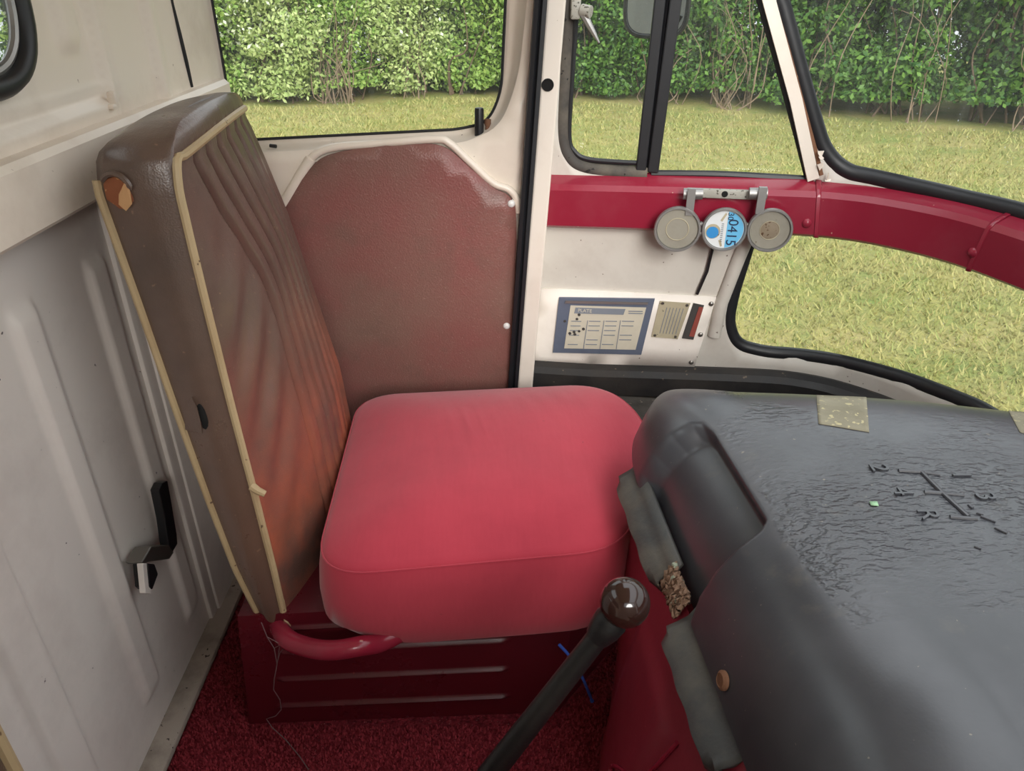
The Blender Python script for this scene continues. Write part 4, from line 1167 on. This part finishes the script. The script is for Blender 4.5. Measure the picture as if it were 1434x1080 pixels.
# blue tie and cobweb
tie = catmull([on_y(783, 903, .905), on_y(800, 922, .90), on_y(816, 950, .89), at(829, 982, 1.36)], 6)
obj('cable_tie', tube(tie, [.0028]*(len(tie)-2)+[.0022, .004], 6), m_blue, label='thin blue plastic tie dangling below the cushion', cat='cable tie')
wb = [on_y(u, v, .872) for (u, v) in ((366, 872), (374, 892), (384, 908), (388, 930), (384, 952), (383, 966), (392, 980), (394, 994), (386, 1003), (373, 1007), (381, 1020))]
wb[-1] = on_y(381, 1019, .86)
wb += [on_z(400, 1036, .012), on_z(420, 1060, .012), on_z(432, 1078, .012)]
ww = merge(tube(wb, .0009, 5), tube([wb[1], on_y(392, 902, .87), wb[3]], .0006, 4), tube([wb[2], on_y(399, 900, .87), on_y(411, 917, .873)], .0006, 4), tube([wb[3], on_y(392, 914, .87), on_y(398, 908, .87)], .0006, 4))
obj('cobweb', ww, m_web, label='dusty cobweb strand hanging down the maroon seat box', cat='cobweb')

# ------------------------------------------------------------------ handbrake lever
kc = at(875, 844, .75)
rb = at(690, 1080, .86)
dirv = (rb-kc).normalized(); foot = rb + dirv*((rb.z-.0)/-dirv.z)
hb = empty('brake_lever', foot, 'black brake lever with a round brown knob in front of the seat', 'lever')
obj('rod', tube([foot, rb, rb.lerp(kc, .5), kc+dirv*.03], [.0155, .0145, .0125, .0115], 14), m_lever, hb, label='worn black rod')
obj('collar', tube([kc+dirv*.052, kc+dirv*.040, kc+dirv*.026, kc+dirv*.018], [.0135, .0165, .0175, .015], 18), m_lever, hb)
R_ = .0252
pr = [(R_*math.cos(a), R_*math.sin(a)) for a in np.linspace(-1.5, -.06, 16)]+[(R_*.985, -.0004), (R_*.985, .0004)]+[(R_*math.cos(a), R_*math.sin(a)) for a in np.linspace(.06, 1.5, 16)]
obj('knob', lathe(pr, frame_from(kc, (-dirv+Vector((.25, .1, 0))).normalized()), 40), m_knob, hb, label='glossy dark brown ball knob', sharp=75)
obj('boot', lathe([(.05, 0), (.048, .01), (.03, .02), (.022, .05), (.016, .055)], frame_from(foot, Vector((0, 0, 1))), 20), m_seal, hb)

# ------------------------------------------------------------------ engine cover and housing
def xh(y): return .2+(.94-y)*.114
def zh(y): return .48-(.94-y)*.07
def xs(y): return .272+(.93-y)*.15
ZT = .62
REC = [(885, 715), (897, 665), (915, 635), (940, 610), (968, 594), (984, 594), (998, 606), (1072, 728), (1064, 742), (1030, 768), (1000, 800), (978, 835), (962, 880), (900, 800)]
GRAIN = [(1000, 588), (1060, 562), (1500, 590), (1500, 850), (1300, 872), (1198, 884), (1085, 742), (1075, 712), (1005, 606)]
XR = .93
SHEAR = .17
def cover_section(y, d, nA=80, nB=70):
    """d 0..1 end rounding at far end"""
    e = 1-math.sqrt(max(0, 1-d*d))
    x0, z0 = xh(y)+.10*e, zh(y)
    x1 = xs(y)+.06*e; zt = ZT-.10*e
    P = []
    near = sm((.50-y)/.4)
    zt -= .10*near
    p3 = (x1+.10, zt)
    B = [(x0, z0), (x0+.018+.03*e, z0+.085), (x1-.035, zt+.002), p3]
    for i in range(nA+14):
        t = i/(nA+13); u_ = 1-t
        P.append(tuple(u_**3*B[0][q]+3*u_*u_*t*B[1][q]+3*u_*t*t*B[2][q]+t**3*B[3][q] for q in (0, 1)))
    b = p3
    for i in range(1, nB):
        t = i/(nB-1); x = b[0]+(XR-b[0])*t
        z = zt+.010*math.sin(math.pi*min(1, t*1.1)) - .10*sm((t-.9)/.1)
        P.append((x, z))
    P.append((XR+.02, .42))
    return P
def cover_geo():
    ys = list(np.linspace(.06, .93, 240)); st = [(y, 0) for y in ys]
    for d in np.linspace(0, 1, 56)[1:]:
        st.append((.93+.20*math.sin(d*math.pi/2), math.sin(d*math.pi/2)))
    rows_ = []
    for (y, d) in st:
        rows_.append([Vector((x, y-SHEAR*(x-.35)*(y/1.03), z)) for (x, z) in cover_section(y, min(.9999, d))])
    last = rows_[-1]
    rows_.append([Vector((p.x, p.y+.006, min(p.z, .47)-.0)) for p in last])
    rows_.append([Vector((p.x, p.y+.006, min(p.z, .40))) for p in last])
    n = len(rows_[0]); m = len(rows_)
    V = np.array([[tuple(p) for p in r] for r in rows_])
    du = np.gradient(V, axis=1); dv = np.gradient(V, axis=0)
    N = np.cross(du, dv); N /= (np.linalg.norm(N, axis=2)[:, :, None]+1e-12)
    grain = np.zeros((m, n))
    for i in range(m):
        for j in range(n):
            u, v = pix(Vector(V[i, j]))
            if i < m-2 and 860 < u < 1090 and 570 < v < 900:
                h = sm((sdist((u, v), REC)+3)/17.)
                V[i, j] += np.array((.70, -.12, -.70))*(.028*h)
            if i < m-2: grain[i, j] = sm((sdist((u, v), GRAIN)+4)/14.)
    F = [(i*n+j, i*n+j+1, (i+1)*n+j+1, (i+1)*n+j) for i in range(m-1) for j in range(n-1)]
    return V.reshape(-1, 3), F, grain.ravel(), V, N
ec = empty('engine_cover', (.6, .6, .4), 'large black moulded vinyl engine cover with embossed gear diagram', 'engine cover')
Vc, Fc, gr, Vg, Ng = cover_geo()
shell = obj('cover_shell', (Vc, Fc), m_cover, ec, sharp=80)
at_ = shell.data.attributes.new('grain', 'FLOAT', 'POINT'); at_.data.foreach_set('value', gr)
def cover_z(u, v):
    """point on cover top under pixel: nearest vertex gives height, then exact ray"""
    z = ZT
    for _ in range(6):
        p = on_z(u, v, z)
        d = (Vc[:, 0]-p.x)**2+(Vc[:, 1]-p.y)**2
        k = np.argsort(d)[:4]; w = 1/(d[k]+1e-7); z = float((Vc[k, 2]*w).sum()/w.sum())
    return on_z(u, v, z)
# flange pieces along the hem
def flange(y0, y1, w=.026, drop=.026, seed=1):
    r_ = np.random.default_rng(seed); n = 24; V = []
    for i in range(n):
        y = y0+(y1-y0)*i/(n-1); wob = .0012*math.sin(i*.9+seed)
        x, z = xh(y), zh(y)
        yy = y-SHEAR*(x-.35)*(y/1.03)
        e_ = .5+.5*min(1, min(i, n-1-i)/2)
        for (dx, dz) in ((.012, .014), (.002, -.004), (-.3*w, -.45*drop), (-.75*w+wob, -.75*drop), (-w*e_+wob, -drop*1.15), (-w*e_+wob+.004, -drop*1.5)):
            V.append(Vector((x+dx, yy, z+dz)))
    F = [(i*6+k, i*6+k+1, (i+1)*6+k+1, (i+1)*6+k) for i in range(n-1) for k in range(5)]
    return V, F
obj('rubber_skirt', flange(.985, .765, seed=1), m_flange, ec, solid=-.006, label='dusty rubber skirt beside the cushion')
obj('rubber_skirt', flange(.695, .505, .034, .03, 2), m_flange, ec, solid=-.006, label='split rubber skirt nearest the viewer')
obj('rubber_skirt', flange(.49, .12, .012, .03, 3), m_flange, ec, solid=-.006)
# rivet, tape, fleck
rv = cover_z(1012, 953)
def surf_near(p):
    k = int(np.argmin(((Vg.reshape(-1, 3)-np.array(tuple(p)))**2).sum(1))); return Vector(Vg.reshape(-1, 3)[k]), Vector(Ng.reshape(-1, 3)[k])
def cover_hit(u, v):
    best = None; Vf = Vg[:-2].reshape(-1, 3)
    r = Vf-np.array(tuple(CAM)); f = r[:, 1]*CP-r[:, 2]*SP; up = r[:, 1]*SP+r[:, 2]*CP
    pu = 717+FPX*r[:, 0]/f; pv = 540-FPX*up/f
    d = (pu-u)**2+(pv-v)**2+np.where(f < .15, 1e9, 0)
    k = np.argsort(d)[:6]; k = k[np.argmin(f[k])]
    n = Vector(Ng[:-2].reshape(-1, 3)[k])
    if n.z < 0: n = -n
    return at(u, v, float(f[k])), n
p, n_ = cover_hit(1012, 953)
obj('rivet', lathe([(.0115, -.002), (.0115, .0015), (.008, .004), (.0075, .003), (.001, .003)], frame_from(p, n_), 18), m_rust, ec, label='rusty rivet')
def cover_patch(px, lift, nu=14, nv=12):
    def f(a, b):
        u = (px[0][0]*(1-a)+px[1][0]*a)*(1-b)+(px[3][0]*(1-a)+px[2][0]*a)*b
        v = (px[0][1]*(1-a)+px[1][1]*a)*(1-b)+(px[3][1]*(1-a)+px[2][1]*a)*b
        q = cover_z(u, v); return q+Vector((0, 0, lift))
    return grid(nu, nv, f)
obj('tape_patch', cover_patch([(1143, 554), (1213, 557), (1217, 606), (1146, 594)], .0012), m_tape, ec, solid=.001, label='square of old beige tape')
obj('tape_patch', cover_patch([(1412, 576), (1460, 580), (1460, 616), (1428, 606)], .0012), m_tape, ec, solid=.001, label='worn beige patch at the right edge')
obj('green_fleck', cover_patch([(1217, 704), (1228, 704), (1230, 710), (1219, 709)], .002, 3, 3), plain('green_leaf_scrap', (150, 190, 150), .6), solid=.001, label='tiny pale green scrap lying on the black engine cover', cat='scrap')
# gear diagram, raised
def seg3(u0, v0, u1, v1, r=.0027):
    a, b = cover_z(u0, v0)+Vector((0, 0, .0010)), cover_z(u1, v1)+Vector((0, 0, .0010))
    return tube([a, a.lerp(b, .33), a.lerp(b, .66), b], r, 8)
gd = [seg3(1258, 660, 1290, 662), seg3(1290, 662, 1316, 666, .0018), seg3(1290, 662, 1322, 694, .003), seg3(1322, 694, 1356, 725, .003),
      seg3(1294, 690, 1322, 692), seg3(1322, 692, 1350, 695, .0018), seg3(1330, 725, 1368, 728)]
for (ch_, u, v) in (('2', 1230, 657), ('1', 1345, 667), ('4', 1262, 690), ('3', 1379, 697), ('R', 1299, 722)):
    p = cover_z(u, v)
    obj('gear_number', text_geo(ch_, .034, (p+Vector((0, 0, .0015)), Vector((0, -1, 0)), Vector((1, .0, 0)), Vector((0, 0, 1))), .0012), m_cover, ec, sharp=40)
for (u0, v0, u1, v1) in ((1356, 708, 1362, 713), (1367, 719, 1377, 722), (1373, 724, 1394, 732), (1393, 740, 1410, 748), (1364, 766, 1374, 770)):
    obj('raised_mark', seg3(u0, v0, u1, v1, .0018), m_cover, ec)
obj('gear_diagram', merge(*gd), m_cover, ec, sharp=40, label='raised gear pattern with numbers and R')
# housing
hs_ = empty('engine_housing', (.5, .6, 0), 'maroon painted engine housing below the black cover', 'engine housing')
def bx(y): return float(np.interp(y, [-.2, .06, .45, .795, 1.11, 1.3], [-.06, -.01, .055, .147, .257, .30]))
def house(a, b):
    y = .08+.86*a; x0 = bx(y); x1 = xh(y)+.004; z1 = zh(y)-.002
    yy = y-SHEAR*(x1-.35)*(y/1.03)*b
    bulge = -.012*math.sin(math.pi*b)
    rib = .006*bump_band(y, .60, .80, .03)*bump_band(b, .15, .8, .06)
    return Vector((x0+(x1-x0)*b+bulge-rib, yy, .0045+(z1-.0045)*b))
hg = grid(110, 60, house)
endf = [house(1, b) for b in np.linspace(0, 1, 12)]
E = endf + [Vector((XR, p.y, p.z)) for p in reversed(endf)]
ng = [house(0, b) for b in np.linspace(0, 1, 12)]
E2 = ng + [Vector((XR, p.y, p.z)) for p in reversed(ng)]
obj('housing_panel', merge(hg, (E, [tuple(range(len(E)))]), (E2, [tuple(range(len(E2)-1, -1, -1))])), m_house, hs_, sharp=60)
# crumbled foam seen in the gap of the skirt
def crumble(a, b):
    y = .705+.06*a
    r_ = math.sin(a*37+b*11)*math.sin(a*17-b*23)
    return Vector((xh(y)+.006-.016*b+.003*r_, y-SHEAR*(xh(y)-.35)*(y/1.03)+.003*math.sin(b*19+a*7), zh(y)+.010-.030*b+.006*math.sin(math.pi*b)+.005*math.sin(a*53+b*29)))
obj('crumbled_insulation', grid(40, 16, crumble), m_crumb, hs_, label='rusty crumbled insulation', solid=.004, sharp=25)
lp = [house((y-.08)/.86, b)+Vector((-.003, 0, 0)) for (y, b) in ((.585, .8), (.60, .60), (.66, .45), (.66, .40), (.60, .3))]
obj('panel_joint', tube(catmull(lp, 5), .003, 6), m_maroon, hs_)

# ------------------------------------------------------------------ corner of the driver's seat (mostly out of frame)
dsx = empty('driver_seat', (-.5, .2, .0), "corner of the brown driver's seat with tan piping at the lower left", 'seat')
cpt = on_x(6, 1042, -.45)
X0, Y0, Z0 = cpt.x, cpt.y, .98
out = round_poly([(X0-.13, Y0-.44), (X0, Y0-.44), (X0, Y0), (X0-.13, Y0)], .015, 5)
V, F = [], []
lv_ = [(.25, .9), (.27, 1), (Z0-.02, 1), (Z0-.004, .985), (Z0, .9)]
cxx, cyy = X0-.065, Y0-.22
for (z, k) in lv_:
    for p in out: V.append(Vector((cxx+(p.x-cxx)*k, cyy+(p.y-cyy)*k, z)))
n = len(out)
F = [(i*n+j, i*n+(j+1) % n, (i+1)*n+(j+1) % n, (i+1)*n+j) for i in range(len(lv_)-1) for j in range(n)]+[tuple(range(n-1, -1, -1)), tuple((len(lv_)-1)*n+j for j in range(n))]
obj('backrest', (V, F), m_vinyl_side, dsx)
obj('piping', tube([Vector((X0-.002, Y0-.002, z)) for z in (.27, .5, .8, Z0-.01)], .0065, 8), m_piping, dsx)
obj('seat_base', box(X0-.12, X0+.01, Y0-.42, Y0-.02, .0045, .252, .01), m_boxpaint, dsx)

# ------------------------------------------------------------------ ceiling
dwin = round_poly([(-.12, 1.10), (.92, 1.10), (.92, 1.54), (-.12, 1.54)], .07)
obj('wall_back_unseen', sheet([(-.70, 0), (1.04, 0), (1.04, 1.62), (-.70, 1.62)], [[tuple(p) for p in dwin]], .06, lambda x, z: Vector((x, -.42, z))), m_cream, solid=.03, kind='structure', label='unseen cream cab wall on the near side, added to block light', cat='wall')  # unseen wall, added to keep out light from behind the camera
obj('ceiling', prism([Vector((x, y, 1.62)) for (x, y) in ((-.70, -.46), (.40, -.46), (.40, .95), (.02, .95), (.02, 1.74), (-.70, 1.74))], (0, 0, .03)), m_cream, kind='structure', label='unseen cream cab roof above the passenger seat, cut open in front for sky light', cat='ceiling')  # unseen roof, its front cut away to let sky light in

# ------------------------------------------------------------------ light
w = bpy.data.worlds.new('overcast_sky'); scene.world = w; w.use_nodes = True
nt = w.node_tree; nt.nodes.clear()
o = nt.nodes.new('ShaderNodeOutputWorld'); bg = nt.nodes.new('ShaderNodeBackground')
tc = nt.nodes.new('ShaderNodeTexCoord'); sx = nt.nodes.new('ShaderNodeSeparateXYZ'); mr = nt.nodes.new('ShaderNodeMapRange')
mr.inputs['From Min'].default_value = -.1; mr.inputs['From Max'].default_value = 1; mr.inputs['To Min'].default_value = .55; mr.inputs['To Max'].default_value = 1.25
nt.links.new(tc.outputs['Generated'], sx.inputs[0]); nt.links.new(sx.outputs[2], mr.inputs['Value']); nt.links.new(mr.outputs[0], bg.inputs['Strength'])
bg.inputs['Color'].default_value = (.93, .97, 1.0, 1)
nt.links.new(bg.outputs[0], o.inputs[0])
sd = bpy.data.lights.new('soft_sun', 'SUN'); sd.energy = 1.9; sd.angle = math.radians(28); sd.color = (1, .97, .92)
so = bpy.data.objects.new('soft_sun', sd); COL.objects.link(so); so.rotation_euler = Vector((.20, -.88, .40)).to_track_quat('Z', 'Y').to_euler()

cd = bpy.data.cameras.new('camera'); cam = bpy.data.objects.new('camera', cd); COL.objects.link(cam)
cd.sensor_fit = 'HORIZONTAL'; cd.sensor_width = 36; cd.lens = 36*FPX/1434; cd.clip_start = .02
cam.location = CAM; cam.rotation_euler = (math.radians(90)-PITCH, 0, 0)
scene.camera = cam
vs = scene.view_settings
scene.display_settings.display_device = 'sRGB'
vs.view_transform = 'Standard'; vs.look = 'None'; vs.gamma = 1; vs.use_curve_mapping = False; vs.exposure = 1.1
